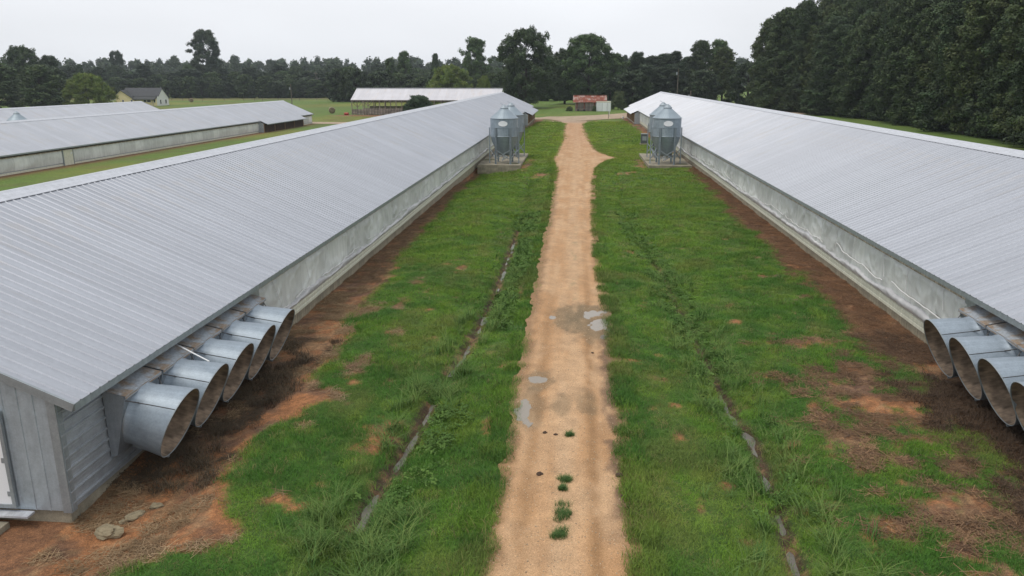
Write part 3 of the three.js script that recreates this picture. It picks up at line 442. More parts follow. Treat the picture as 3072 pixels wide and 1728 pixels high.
// ---------------------------------------------------------------- feed silos on their pads
function makeSilo(label, group) {
  const g = thing('feed_silo', label, 'feed silo', [0, 0, 0], 0, group), R = 1.29;
  const pts = []; for (let i = 0; i <= 132; i++) { const y = 2.5 + i / 132 * 1.64; pts.push(new THREE.Vector2(R + 0.016 * Math.sin(i / 132 * 2 * Math.PI * 16.5), y)); }
  const bodyG = new THREE.LatheGeometry(pts, 56), uv = bodyG.attributes.uv; for (let i = 0; i < uv.count; i++) uv.setXY(i, uv.getX(i) * 8, uv.getY(i) * 1.6);
  const body = put('body', bodyG, M.silo, g);
  const band = new THREE.TorusGeometry(R + 0.02, 0.022, 6, 56); band.rotateX(Math.PI / 2); const b1 = band.clone(); b1.translate(0, 2.5, 0); put('band', b1, M.leg, body); const b2 = band.clone(); b2.translate(0, 3.32, 0); put('band', b2, M.silo, body);
  // roof of 16 folded panels
  const q = new QB(), N = 16; for (let i = 0; i < N; i++) for (let k = 0; k < 2; k++) { const a0 = (i + k * 0.5) / N * 2 * Math.PI, a1 = (i + k * 0.5 + 0.5) / N * 2 * Math.PI, r0 = k ? 1 : 1.012, r1 = k ? 1.012 : 1; const P = (a, r, y) => [Math.cos(a) * r, y, Math.sin(a) * r]; q.quad(P(a0, (R + 0.05) * r0, 4.12), P(a1, (R + 0.05) * r1, 4.12), P(a1, 0.34 * r1, 5.0), P(a0, 0.34 * r0, 5.0), [0, 0], [0.25, 0], [0.1, 1.2], [0, 1.2]); }
  put('roof', q.geo(), M.silo, g);
  const rim = new THREE.TorusGeometry(R + 0.045, 0.02, 6, 56); rim.rotateX(Math.PI / 2); rim.translate(0, 4.12, 0); put('roof_rim', rim, M.leg, g);
  const lid = put('lid', new THREE.LatheGeometry([[0.37, 4.97], [0.40, 5.03], [0.37, 5.09], [0.2, 5.25], [0.04, 5.36], [0, 5.37]].map((p) => new THREE.Vector2(...p)), 28), M.leg, g);
  put('handle', mergeGeometries([bar([-0.36, 5.5, 0.02], [0.1, 5.17, 0.02], 0.02, 6)]), M.leg, lid);
  put('hopper', new THREE.LatheGeometry([[R - 0.02, 2.5], [1.15, 2.0], [0.62, 0.95], [0.58, 0.80], [0.30, 0.74]].map((p) => new THREE.Vector2(...p)), 40), M.silo, g);
  const lr = R + 0.06;
  const leg = (a) => { const c = Math.cos(a), s = Math.sin(a), G = []; for (const [rr, w, d] of [[lr, 0.17, 0.03]]) { const b = boxG(d, 3.28, w).clone(); b.rotateY(-a); b.translate(c * rr, 1.64, s * rr); G.push(b); for (const e of [-1, 1]) { const f = boxG(0.07, 3.28, 0.016).clone(); f.rotateY(-a); f.translate(c * (rr + 0.035) - s * e * 0.06, 1.64, s * (rr + 0.035) + c * e * 0.06); G.push(f); } } const p = boxG(0.2, 0.02, 0.2).clone(); p.translate(c * lr, 0.012, s * lr); G.push(p); return mergeGeometries(G); };
  const an = [0, 1, 2, 3, 4, 5].map((k) => (k + 0.5) / 6 * 2 * Math.PI + Math.PI / 6 - Math.PI / 6 + 0); // two legs face the road end
  for (const a of an) put('leg', leg(a + Math.PI / 6), M.leg, g);
  for (let k = 0; k < 6; k++) { const a = an[k] + Math.PI / 6, b = an[(k + 1) % 6] + Math.PI / 6, P = (t, y) => [Math.cos(t) * lr, y, Math.sin(t) * lr]; put('brace', bar(P(a, 0.45), P(b, 1.3), 0.032, 5), M.leg, g); put('brace', bar(P(a, 1.3), P(b, 0.45), 0.032, 5), M.leg, g); }
  const bt = put('feed_boot', mergeGeometries([bar([0, 0.72, 0], [0, 0.4, 0], 0.14, 10), bar([-0.2, 0.28, 0.15], [0.28, 0.52, -0.1], 0.085, 10)]), M.white, g);
  // the oval plate riveted on the front
  const op = [], ox = []; op.push(0, 3.68, R + 0.03); for (let i = 0; i < 36; i++) { const t = i / 36 * 2 * Math.PI, w = Math.cos(t) * 0.42, y = 3.68 + Math.sin(t) * 0.245, a = w / R; op.push(Math.sin(a) * (R + 0.03), y, Math.cos(a) * (R + 0.03)); ox.push(0, 1 + i, 1 + (i + 1) % 36); }
  const og = new THREE.BufferGeometry(); og.setAttribute('position', new THREE.Float32BufferAttribute(op, 3)); og.setIndex(ox); og.computeVertexNormals(); put('plate', og, M.white, g);
  const ladder = []; for (const e of [-0.2, 0.2]) ladder.push(bar([e * 1 + 0.0, 0.1, -(R + 0.16)], [e, 4.1, -(R + 0.12)], 0.016, 5)); for (let k = 0; k < 13; k++) ladder.push(bar([-0.2, 0.3 + k * 0.3, -(R + 0.15)], [0.2, 0.3 + k * 0.3, -(R + 0.15)], 0.012, 5)); put('ladder', mergeGeometries(ladder), M.leg, g);
  return g;
}
{
  const a = makeSilo('galvanized feed silo at the front of the pad with mossy stains', 'feed silos beside the houses'); a.position.set(-6.9, 0.10, -73.3);
  const b = copy(a, 'galvanized feed silo at the back of the pad with mossy stains'); b.position.set(-6.85, 0.10, -80);
  const c = copy(a, 'galvanized feed silo at the front of the pad beside the wood side house'); c.position.set(8.05, 0.18, -73.3);
  const d = copy(a, 'galvanized feed silo at the back of the pad beside the wood side house'); d.position.set(8.3, 0.18, -79.6);
  const e = copy(a, 'galvanized feed silo half hidden between the two blue grey houses'); e.position.set(-78.5, -2.0, -105);
  const pad = (x0, x1, y0, y1, z0, z1, label) => { const t = thing('concrete_pad', label, 'concrete pad', [(x0 + x1) / 2, y0, (z0 + z1) / 2]); const w = x1 - x0, d = z0 - z1; const q = boxG(w, y1 - y0, d); const sl = put('slab', q, M.concrete, t); sl.position.y = (y1 - y0) / 2; for (const [bx, bz] of [[0.3, 0.38], [-0.34, 0.1], [0.1, -0.3]]) { const dk = put('stain', new THREE.CircleGeometry(0.6, 22), moss, t); dk.geometry = blob(0.7, Math.round(bx * 100)); dk.rotation.x = -Math.PI / 2; dk.position.set(bx * w, y1 - y0 + 0.004, bz * d); } return t; };
  const moss = mat(lin(0.16, 0.17, 0.07), 0.95, 0, { map: soilTex });
  function blob(r, seed) { const p = [0, 0, 0], ix = [], n = 30; for (let i = 0; i < n; i++) { const a = i / n * 2 * Math.PI, k = r * (0.4 + 1.1 * fbm(Math.cos(a) + 3, Math.sin(a) + 3, 500 + seed, 3)); p.push(Math.cos(a) * k, Math.sin(a) * k * 0.8, 0); ix.push(0, 1 + i, 1 + (i + 1) % n); } const g = new THREE.BufferGeometry(); g.setAttribute('position', new THREE.Float32BufferAttribute(p, 3)); g.setAttribute('uv', new THREE.Float32BufferAttribute(p.filter((_, i) => i % 3 < 2), 2)); g.setIndex(ix); g.computeVertexNormals(); return g; }
  pad(-9.2, -5.25, -0.75, 0.10, -71.3, -83.1, 'raised concrete silo pad with moss and a tall front edge');
  pad(6.4, 10.3, -0.5, 0.18, -71.4, -83.1, 'low concrete silo pad on the wood side of the road');
  const gen = thing('electric_cabinet', 'dark metal cabinet on a pale slab beside the silos', 'cabinet', [7.95, 0.05, -96.2]);
  box('cabinet', gen, M.boxMetal, -0.4, 0.4, 0.16, 1.25, -0.35, 0.35); box('base', gen, M.concrete, -0.5, 0.5, -0.15, 0.16, -0.45, 0.45); box('lid', gen, M.trim, -0.43, 0.43, 1.25, 1.29, -0.38, 0.38); box('panel', gen, M.trim, -0.25, 0.25, 0.5, 1.0, 0.352, 0.36);
}

// ---------------------------------------------------------------- open barn
{
  const x0 = -55.5, x1 = -18.8, zf = -190.2, zr = -196.4, zb = -202.6, yg = -0.95, ye = 2.68, yr = 5.42, g = thing('open_barn', 'open sided pole barn with a white metal roof and grey boards', 'barn', [0, 0, 0]);
  const sl = Math.hypot(zr - zf, yr - ye), dz = (zr - zf) / sl, dy = (yr - ye) / sl;
  const roof = put('roof', ribbed(x0, x1, 0, sl, (a, b, h) => [a, ye + dy * b + h, zf + dz * b], 0.3, 0.03), M.barnRoof, g);
  put('rear_slope', ribbed(x0, x1, 0, sl, (a, b, h) => [a, ye + dy * b + h, zb - dz * b], 0.3, 0.03), M.barnRoof, roof);
  box('ridge_cap', roof, M.cap, x0 - 0.1, x1 + 0.1, yr - 0.02, yr + 0.05, zr - 0.3, zr + 0.3);
  box('eave_beam', g, M.woodOld, x0 + 0.2, x1 - 0.2, ye - 0.32, ye - 0.06, zf - 0.35, zf - 0.5);
  box('rear_beam', g, M.woodOld, x0 + 0.2, x1 - 0.2, ye - 0.32, ye - 0.06, zb + 0.35, zb + 0.5);
  for (const e of [x0 + 0.06, x1 - 0.06]) for (const q of [-1, 1]) put('rake_board', beam([e, ye - 0.1, zr - q * (zf - zr)], [e, yr - 0.1, zr], 0.05, 0.18), M.white, g);
  const post = [-55.3, -53.96, -52.5, -51.25, -49.8, -48.44, -47.05, -45.66, -44.33, -42.9, -41.5, -39.9, -38.3, -36.6, -34.9, -33.2, -31.5, -29.8, -28.1, -26, -24, -22, -20, -19.1], R = rng(91);
  post.forEach((x, i) => { const p = put('post', boxG(0.17, 3.6, 0.17), M.wood[i % 3], g); p.position.set(x, yg + 1.75, zf - 0.3); if (i % 2 === 0) { const q = put('post', boxG(0.17, 3.6, 0.17), M.woodOld, g); q.position.set(x, yg + 1.75, zb + 0.3); } });
  for (const [a, b] of [[-55.2, -53.96], [-51.25, -52.4], [-51.25, -50.0], [-52.5, -53.9]]) put('knee_brace', beam([a, a === -51.25 ? 1.2 : 2.35, zf - 0.3], [b, a === -51.25 ? 2.4 : 0.95, zf - 0.3], 0.12, 0.1), M.wood[1], g);
  for (let i = 0; i < 9; i++) for (let k = 0; k < 6; k++) { // low wall of weathered boards between the posts
    if (i < 2 && k > 4) continue; const b = put('board', boxG(post[i + 1] - post[i] - 0.12, 0.235, 0.04), M.wood[Math.floor(R() * 3)], g); b.position.set((post[i] + post[i + 1]) / 2, yg + 0.32 + k * 0.25, zf - 0.42 + 0.03 * R()); }
  for (let k = 0; k < 7; k++) { const b = put('board', boxG(30, 0.235, 0.05), M.woodOld, g); b.position.set(-39, yg + 0.2 + k * 0.25, zb + 0.45); }
  box('end_boards', g, M.wood[0], -42.95, -42.85, yg, 1.3, zf - 0.6, zf - 6);
  const bar1 = thing('red_barrel', 'small red barrel lying in the grass at the corner of the open barn', 'barrel', [-56.6, groundY(-56.6, -190) + 0.3, -190]); const bb = new THREE.CylinderGeometry(0.31, 0.31, 1.0, 20); bb.rotateZ(Math.PI / 2); put('drum', bb, M.red, bar1); for (const e of [-0.2, 0.2, 0.49, -0.49]) { const t = new THREE.TorusGeometry(0.315, 0.02, 6, 20); t.rotateY(Math.PI / 2); t.translate(e, 0, 0); put('hoop', t, M.red, bar1); }
}

// ---------------------------------------------------------------- yellow farm house
{
  const g = thing('farm_house', 'yellow clapboard farm house with a grey shingle roof', 'house', [-150, -1.35, -266]), X1 = 5.8, X0 = -6.9, zf = 4, zb = -4, ye = 2.55, yr = 5.95;
  const wall = (name, m, P) => { const q = new QB(); for (let i = 1; i < P.length - 1; i++) q.tri(P[0], P[i], P[i + 1], [P[0][0] + P[0][2], P[0][1]], [P[i][0] + P[i][2], P[i][1]], [P[i + 1][0] + P[i + 1][2], P[i + 1][1]]); return put(name, q.geo(), m, g); };
  box('wall', g, M.yellow, X0, X1, -0.4, ye - 0.35, zb, zf);
  wall('gable_wall', M.paleWall, [[X1 + 0.02, 0, zf], [X1 + 0.02, 0, zb], [X1 + 0.02, ye, zb], [X1 + 0.02, yr - 0.1, 0], [X1 + 0.02, ye, zf]]);
  wall('gable_wall', M.yellow, [[X0, 0, zf], [X0, 0, zb], [X0, ye, zb], [X0, yr - 0.1, 0], [X0, ye, zf]]);
  const slab = (name, a, b, c, d, m) => { const q = new QB(), dn = (p) => [p[0], p[1] - 0.14, p[2]]; q.quad(a, b, c, d, [a[0], a[2]], [b[0], b[2]], [c[0], c[2]], [d[0], d[2]]); q.quad(dn(a), dn(b), dn(c), dn(d)); for (const [u, v] of [[a, b], [b, c], [c, d], [d, a]]) q.quad(u, v, dn(v), dn(u)); return put(name, q.geo(), m, g); };
  const e = 0.35;
  slab('roof', [X0 - e, ye + 0.7, zf - 0.9], [X1 + e, ye + 0.7, zf - 0.9], [X1 + e, yr, 0], [X0 - e, yr, 0], M.shingle);
  slab('roof', [X0 - e, ye - 0.1, zb - e], [X1 + e, ye - 0.1, zb - e], [X1 + e, yr, 0], [X0 - e, yr, 0], M.shingle);
  slab('porch_roof', [-2.5, ye - 0.38, zf + 0.9], [X1 - 0.3, ye - 0.38, zf + 0.9], [X1 - 0.3, ye + 0.58, zf - 0.9], [-2.5, ye + 0.58, zf - 0.9], M.shingleOld);
  // wing whose gable faces the yard
  wall('wing_wall', M.yellow, [[-8.4, -0.4, zf + 0.6], [-1.8, -0.4, zf + 0.6], [-1.8, 2.2, zf + 0.6], [-6.4, 5.15, zf + 0.6], [-8.4, 3.45, zf + 0.6]]);
  box('wing_side', g, M.yellow, -8.38, -8.3, -0.4, 3.4, zf + 0.58, 0);
  slab('wing_roof', [-1.5, 2.0, zf + 0.9], [-6.4, 5.3, zf + 0.9], [-6.4, 5.3, -0.5], [-1.5, 2.0, -0.5], M.shingleOld);
  slab('wing_roof', [-8.75, 3.3, zf + 0.9], [-6.4, 5.3, zf + 0.9], [-6.4, 5.3, -0.5], [-8.75, 3.3, -0.5], M.shingleOld);
  slab('side_porch_roof', [-12, 1.75, zf - 0.2], [-8.4, 2.2, zf - 0.2], [-8.4, 2.4, 0.5], [-12, 1.95, 0.5], M.cap);
  for (const x of [-11.7, -10.2]) box('porch_post', g, M.white, x - 0.06, x + 0.06, -0.4, 1.8, zf - 0.4, zf - 0.52);
  const win = (x, y, w, h, z, n = 'window') => { const f = put(n, boxG(w + 0.16, h + 0.16, 0.06), M.white, g); f.position.set(x, y, z); const p = put('pane', boxG(w, h, 0.03), M.glass, f); p.position.z = 0.03; };
  win(-5.9, 1.55, 0.5, 0.75, zf + 0.63); win(-2.8, 1.55, 0.6, 0.7, zf + 0.63); win(1.6, 1.6, 0.9, 0.65, zf + 0.03); win(3.0, 1.6, 1.2, 0.65, zf + 0.03); win(5.0, 1.6, 0.45, 0.9, zf + 0.03);
  for (const z of [1.6, -1.9]) { const f = put('window', boxG(0.06, 1.5, 1.0), M.white, g); f.position.set(X1 + 0.06, 1.3, z); const p = put('pane', boxG(0.03, 1.34, 0.84), M.glass, f); p.position.x = 0.03; }
  box('downpipe', g, M.trim, 4.35, 4.45, -0.3, 2.1, zf + 0.02, zf + 0.12); box('vent_pipe', g, M.trim, X1 - 0.3, X1 - 0.2, yr - 0.1, yr + 0.5, -0.05, 0.05);
}

// ---------------------------------------------------------------- rusty shed and white shed
{
  const g = thing('old_shed', 'weathered plank shed with a rusty metal roof', 'shed', [0, 0, -199]), R = rng(55);
  const x0 = -0.95, x1 = 6.3, zf = 2.6, zb = -2.9;
  for (let i = 0; i < 24; i++) { const w = (x1 - x0) / 24, p = put('plank', boxG(w - 0.02, 2.35, 0.05), R() < 0.12 ? M.rust : M.wood[Math.floor(R() * 3)], g); p.position.set(x0 + (i + 0.5) * w, 1.15 + 0.05 * R(), zf + 0.02 * R()); }
  box('side_wall', g, M.wood[0], x0 - 0.03, x0 + 0.03, 0, 2.35, zf, zb); box('side_wall', g, M.wood[0], x1 - 0.03, x1 + 0.03, 0, 2.3, zf, zb); box('rear_wall', g, M.wood[0], x0, x1, 0, 2.3, zb, zb + 0.06); box('core', g, M.wood[0], x0 + 0.05, x1 - 0.05, 0, 2.2, zb + 0.1, zf - 0.06);
  for (const e of [x0, x1]) { const q = new QB(); q.tri([e, 2.25, zf], [e, 2.25, zb], [e, 3.7, -0.1]); put('gable', q.geo(), M.wood[0], g); }
  const sl = (za, ya, zr, yr) => { const L = Math.hypot(zr - za, yr - ya), gx = []; for (let i = 0; i < 11; i++) { const a = x0 - 0.55 + i * (x1 - x0 + 1.05) / 11, b = a + (x1 - x0 + 1.05) / 11 + 0.02, lf = 0.05 * R(), o = put('roof_sheet', ribbed(a, b, 0, L, (t, v, h) => [t, ya + (yr - ya) * v / L + h + (i % 2) * 0.012 - (v ? 0 : lf), za + (zr - za) * v / L + (v ? 0 : lf * 3)], 0.17, 0.02), M.rust, g); } };
  sl(zf + 0.55, 2.12, -0.15, 3.72); sl(zb - 0.4, 2.2, -0.15, 3.72);
  box('ridge_cap', g, M.rust, x0 - 0.5, x1 + 0.5, 3.72, 3.78, -0.4, 0.1);
  const w = thing('white_shed', 'small white sided shed with a white door and flat top', 'shed', [5.98, 0, -195.2]);
  box('body', w, M.paleWall, -1.74, 1.74, 0, 2.26, -2.4, -0.03);
  for (let k = 0; k < 10; k++) { const b = put('siding_board', boxG(3.5, 0.215, 0.03), M.white, w); b.position.set(0, 0.13 + k * 0.222, 0.005); b.rotation.x = 0.06; }
  box('parapet', w, M.skirt, -1.78, 1.78, 2.1, 2.36, -2.45, 0.04); const d = box('door', w, M.white, -0.3, 0.85, 0.02, 1.92, 0.025, 0.06); box('handle', d, M.seam, 0.4, 0.46, -0.05, 0.08, 0.018, 0.05); for (const e of [-0.33, 0.88]) box('door_frame', w, M.trim, e - 0.03, e + 0.03, 0, 1.96, 0.022, 0.05);
  const tr = thing('utility_trailer', 'small dark flat trailer parked against the plank shed', 'trailer', [0.55, 0, -195.6]); box('bed', tr, M.woodOld, -1.1, 1.1, 0.36, 0.5, -0.5, 0.5); for (const e of [-0.75, 0.75]) { const wg = new THREE.CylinderGeometry(0.27, 0.27, 0.16, 18); wg.rotateX(Math.PI / 2); const o = put('wheel', wg, M.dark, tr); o.position.set(e, 0.27, 0.56); } put('drawbar', beam([1.1, 0.42, 0], [1.9, 0.3, 0], 0.08, 0.08), M.seam, tr);
  const ps = thing('marker_post', 'thin white topped post at the grass corner of the lane', 'post', [5.92, 0, -158.9]); box('post', ps, M.wood[0], -0.06, 0.06, -0.1, 1.5, -0.06, 0.06); box('plate', ps, M.white, 0.07, 0.14, 0.7, 1.5, -0.02, 0.03);
  const bk = thing('white_bucket', 'white bucket by the end of the wood side house', 'bucket', [8.8, groundY(8.8, -159.2), -159.2]); put('pail', new THREE.CylinderGeometry(0.2, 0.16, 0.42, 18), M.white, bk).position.y = 0.2; const hd = new THREE.TorusGeometry(0.19, 0.012, 5, 16, Math.PI); hd.translate(0, 0.4, 0); put('handle', hd, M.seam, bk);
}

// ---------------------------------------------------------------- utility poles, fence posts, bales
function utilityPole(x, z, h, arm, label) { const y = groundY(x, z), g = thing('utility_pole', label, 'utility pole', [x, y, z], 0, 'utility poles'); put('pole', bar([0, -0.5, 0], [0, h, 0], 0.16, 9, 0.10), M.pole, g); if (arm) { const a = put('crossarm', boxG(1.7, 0.12, 0.12), M.pole, g); a.position.y = h - 0.7; for (const e of [-0.75, 0, 0.75]) { const i = put('insulator', new THREE.CylinderGeometry(0.06, 0.08, 0.2, 8), M.cap, a); i.position.set(e, 0.15, 0); } } else { const t = put('transformer', new THREE.CylinderGeometry(0.22, 0.22, 0.7, 12), M.trim, g); t.position.set(-0.36, h - 1.3, 0); } return g; }
utilityPole(-90.4, -245, 6.9, false, 'pale utility pole standing behind the end of the blue grey house');
utilityPole(-124.3, -371, 12.0, true, 'tall utility pole before the far tree line');
utilityPole(-125.2, -376, 9.6, true, 'shorter utility pole beside the tall far one');
utilityPole(27.1, -225, 10.4, false, 'pale utility pole rising behind the ridge of the wood side house');
utilityPole(37.95, -240, 10.7, true, 'thin utility pole with a crossarm before the wood');
utilityPole(25.35, -185, 5.1, false, 'short pole just showing above the wood side ridge');
for (let i = 0; i < 14; i++) { const x = -178 + i * 6.3, z = -318 - 6 * Math.sin(i * 1.3), o = tag(put('fence_post', bar([0, -0.3, 0], [0.05 * Math.sin(i * 2.1), 1.3, 0], 0.08, 6), M.woodOld), 'weathered fence post in the far field', 'fence post', 'fence posts in the far field'); o.position.set(x, groundY(x, z), z); }
for (const [x, z, lb] of [[-63.2, -199.5, 'round hay bale in the field near the open barn'], [-153, -304, 'round hay bale far off in the field by the yellow house']]) { const g = thing('hay_bale', lb, 'hay bale', [x, groundY(x, z) + 0.78, z], 0.4, 'hay bales'); const pts = [[0, -0.72], [0.6, -0.74], [0.74, -0.66], [0.8, -0.5], [0.8, 0.5], [0.74, 0.66], [0.6, 0.74], [0, 0.72]].map((p) => new THREE.Vector2(...p)); const b = new THREE.LatheGeometry(pts, 26); b.rotateX(Math.PI / 2); put('roll', b, M.hay, g); for (const e of [-0.3, 0.0, 0.3]) { const t = new THREE.TorusGeometry(0.805, 0.012, 5, 28); t.translate(0, 0, e); put('twine', t, M.batten, g); } }

// ---------------------------------------------------------------- trees
function leafClump(seed, n, size, flat = 1, needle = false) { // a unit ball of separate leaves, facing every way, mostly outward
  const R = rng(seed), p = [], nm = new THREE.Vector3(), t = new THREE.Vector3(), b = new THREE.Vector3();
  for (let i = 0; i < n; i++) {
    const z = R() * 2 - 1, a = R() * 6.283, r = Math.pow(R(), 0.45), q = Math.sqrt(1 - z * z), c = new THREE.Vector3(q * Math.cos(a), z * flat, q * Math.sin(a)).multiplyScalar(r);
    nm.set(c.x + (R() - 0.5) * 1.3, c.y + 0.35 + (R() - 0.5) * 1.3, c.z + (R() - 0.5) * 1.3).normalize(); t.set(R() - 0.5, R() - 0.5, R() - 0.5).cross(nm).normalize(); b.crossVectors(nm, t);
    const s = size * (0.6 + 0.8 * R()), l = s * (needle ? 1.5 : 1), w = s * (needle ? 0.32 : 0.62), d = 0.22 * s;
    const A = c.clone().addScaledVector(t, -l), B = c.clone().addScaledVector(b, w).addScaledVector(nm, -d), D = c.clone().addScaledVector(t, l).addScaledVector(nm, -d), E = c.clone().addScaledVector(b, -w).addScaledVector(nm, -d * 0.6);
    p.push(...A.toArray(), ...B.toArray(), ...D.toArray(), ...A.toArray(), ...D.toArray(), ...E.toArray());
  }
  const g = new THREE.BufferGeometry(); g.setAttribute('position', new THREE.Float32BufferAttribute(p, 3)); g.computeVertexNormals(); return g;
}
const clumps = { leaf: leafClump(7, 44, 0.24), leafB: leafClump(17, 44, 0.23, 0.8), fine: leafClump(27, 64, 0.19), needle: leafClump(37, 54, 0.27, 0.75, true), coarse: leafClump(47, 36, 0.30) };
const leafMat = mat(lin(1, 1, 1), 0.75);
const dummy = new THREE.Object3D(), tint = new THREE.Color();
function crownMesh(geo, spots, seed, base) { // spots: [x, y, z, size]
  const R = rng(seed), o = new THREE.InstancedMesh(geo, leafMat, spots.length);
  spots.forEach(([x, y, z, s], i) => { dummy.position.set(x, y, z); dummy.rotation.set(R() * 6.3, R() * 6.3, R() * 6.3); dummy.scale.set(s * (0.85 + 0.3 * R()), s * (0.7 + 0.25 * R()), s * (0.85 + 0.3 * R())); dummy.updateMatrix(); o.setMatrixAt(i, dummy.matrix); const k = 0.72 + 0.56 * R(), y2 = (R() - 0.5) * 0.25; o.setColorAt(i, tint.setRGB(base[0] * k * (1 + y2), base[1] * k, base[2] * k * (1 - y2 * 0.5))); });
  o.name = 'crown'; o.castShadow = o.receiveShadow = true; o.userData.kind = 'stuff'; return o;
}
function treeProto(seed, { h = 20, r = 6, bottom = 0.2, lobes = 28, per = 24, lobeR = [1.5, 2.7], size = 0.8, clump = 'leaf', color = [0.045, 0.075, 0.024], shape = 'round', trunkR = 0.35 }) {
  const R = rng(seed), g = new THREE.Group(), spots = [], limbs = [], y0 = h * bottom;
  const top = h * (shape === 'pine' ? 0.96 : 0.72), bend = (R() - 0.5) * 0.8; limbs.push(bar([0, -0.6, 0], [bend * 0.5, top * 0.5, 0], trunkR, 9, trunkR * 0.72), bar([bend * 0.5, top * 0.5, 0], [bend, top, 0.2], trunkR * 0.72, 8, trunkR * 0.22));
  for (let i = 0; i < lobes; i++) {
    const t = (i + R()) / lobes; let rad;
    const yy = y0 + (h - y0) * (shape === 'pine' ? 1 - Math.pow(1 - t, 1.0) : t);
    if (shape === 'round') rad = r * Math.pow(Math.max(0.02, 1 - Math.pow(Math.abs(t - 0.42) / 0.6, 2.2)), 0.5);
    else if (shape === 'wall') rad = r * Math.pow(Math.max(0.03, 1 - Math.pow(t, 3.2)), 0.5);
    else if (shape === 'pine') rad = r * (0.25 + 0.75 * Math.sin(Math.PI * clamp(0.12 + t * 0.85))) * (0.5 + 0.7 * R());
    else if (shape === 'cone') rad = r * (1 - t) * 0.95 + 0.15;
    else if (shape === 'dome') rad = r * Math.sqrt(Math.max(0.02, 1 - t * t));
    else rad = r * (0.3 + 0.8 * R()) * Math.pow(Math.max(0.05, 1 - Math.pow(Math.abs(t - 0.55) / 0.55, 2)), 0.5);
    const a = i * 2.399 + R() * 0.9, lr = mix(lobeR[0], lobeR[1], R()) * (shape === 'cone' ? 1.15 - 0.7 * t : 1), d = Math.max(0, rad - lr * 0.7) * (0.55 + 0.5 * R()), cx = Math.cos(a) * d, cz = Math.sin(a) * d, cy = Math.min(yy, h - lr * 0.6);
    if (i % 2 === 0 && shape !== 'dome') limbs.push(bar([bend * 0.5, Math.max(1.2, cy - 1.2 - d * 0.5), 0], [cx, cy, cz], 0.11, 5, 0.04));
    for (let k = 0; k < per; k++) { const z = R() * 2 - 1, q = Math.sqrt(1 - z * z), p = R() * 6.283, rr = lr * (0.55 + 0.62 * Math.pow(R(), 1.6)), up = z > -0.35 ? 1 : 0.55; spots.push([cx + q * Math.cos(p) * rr, cy + z * rr * 0.78 * up, cz + q * Math.sin(p) * rr, size * (0.7 + 0.6 * R())]); }
  }
  const tr = new THREE.Mesh(mergeGeometries(limbs), M.bark); tr.name = 'trunk'; tr.castShadow = tr.receiveShadow = true; g.add(tr); g.add(crownMesh(clumps[clump], spots, seed + 3, color)); g.userData.h = h; g.userData.r = r; return g;
}
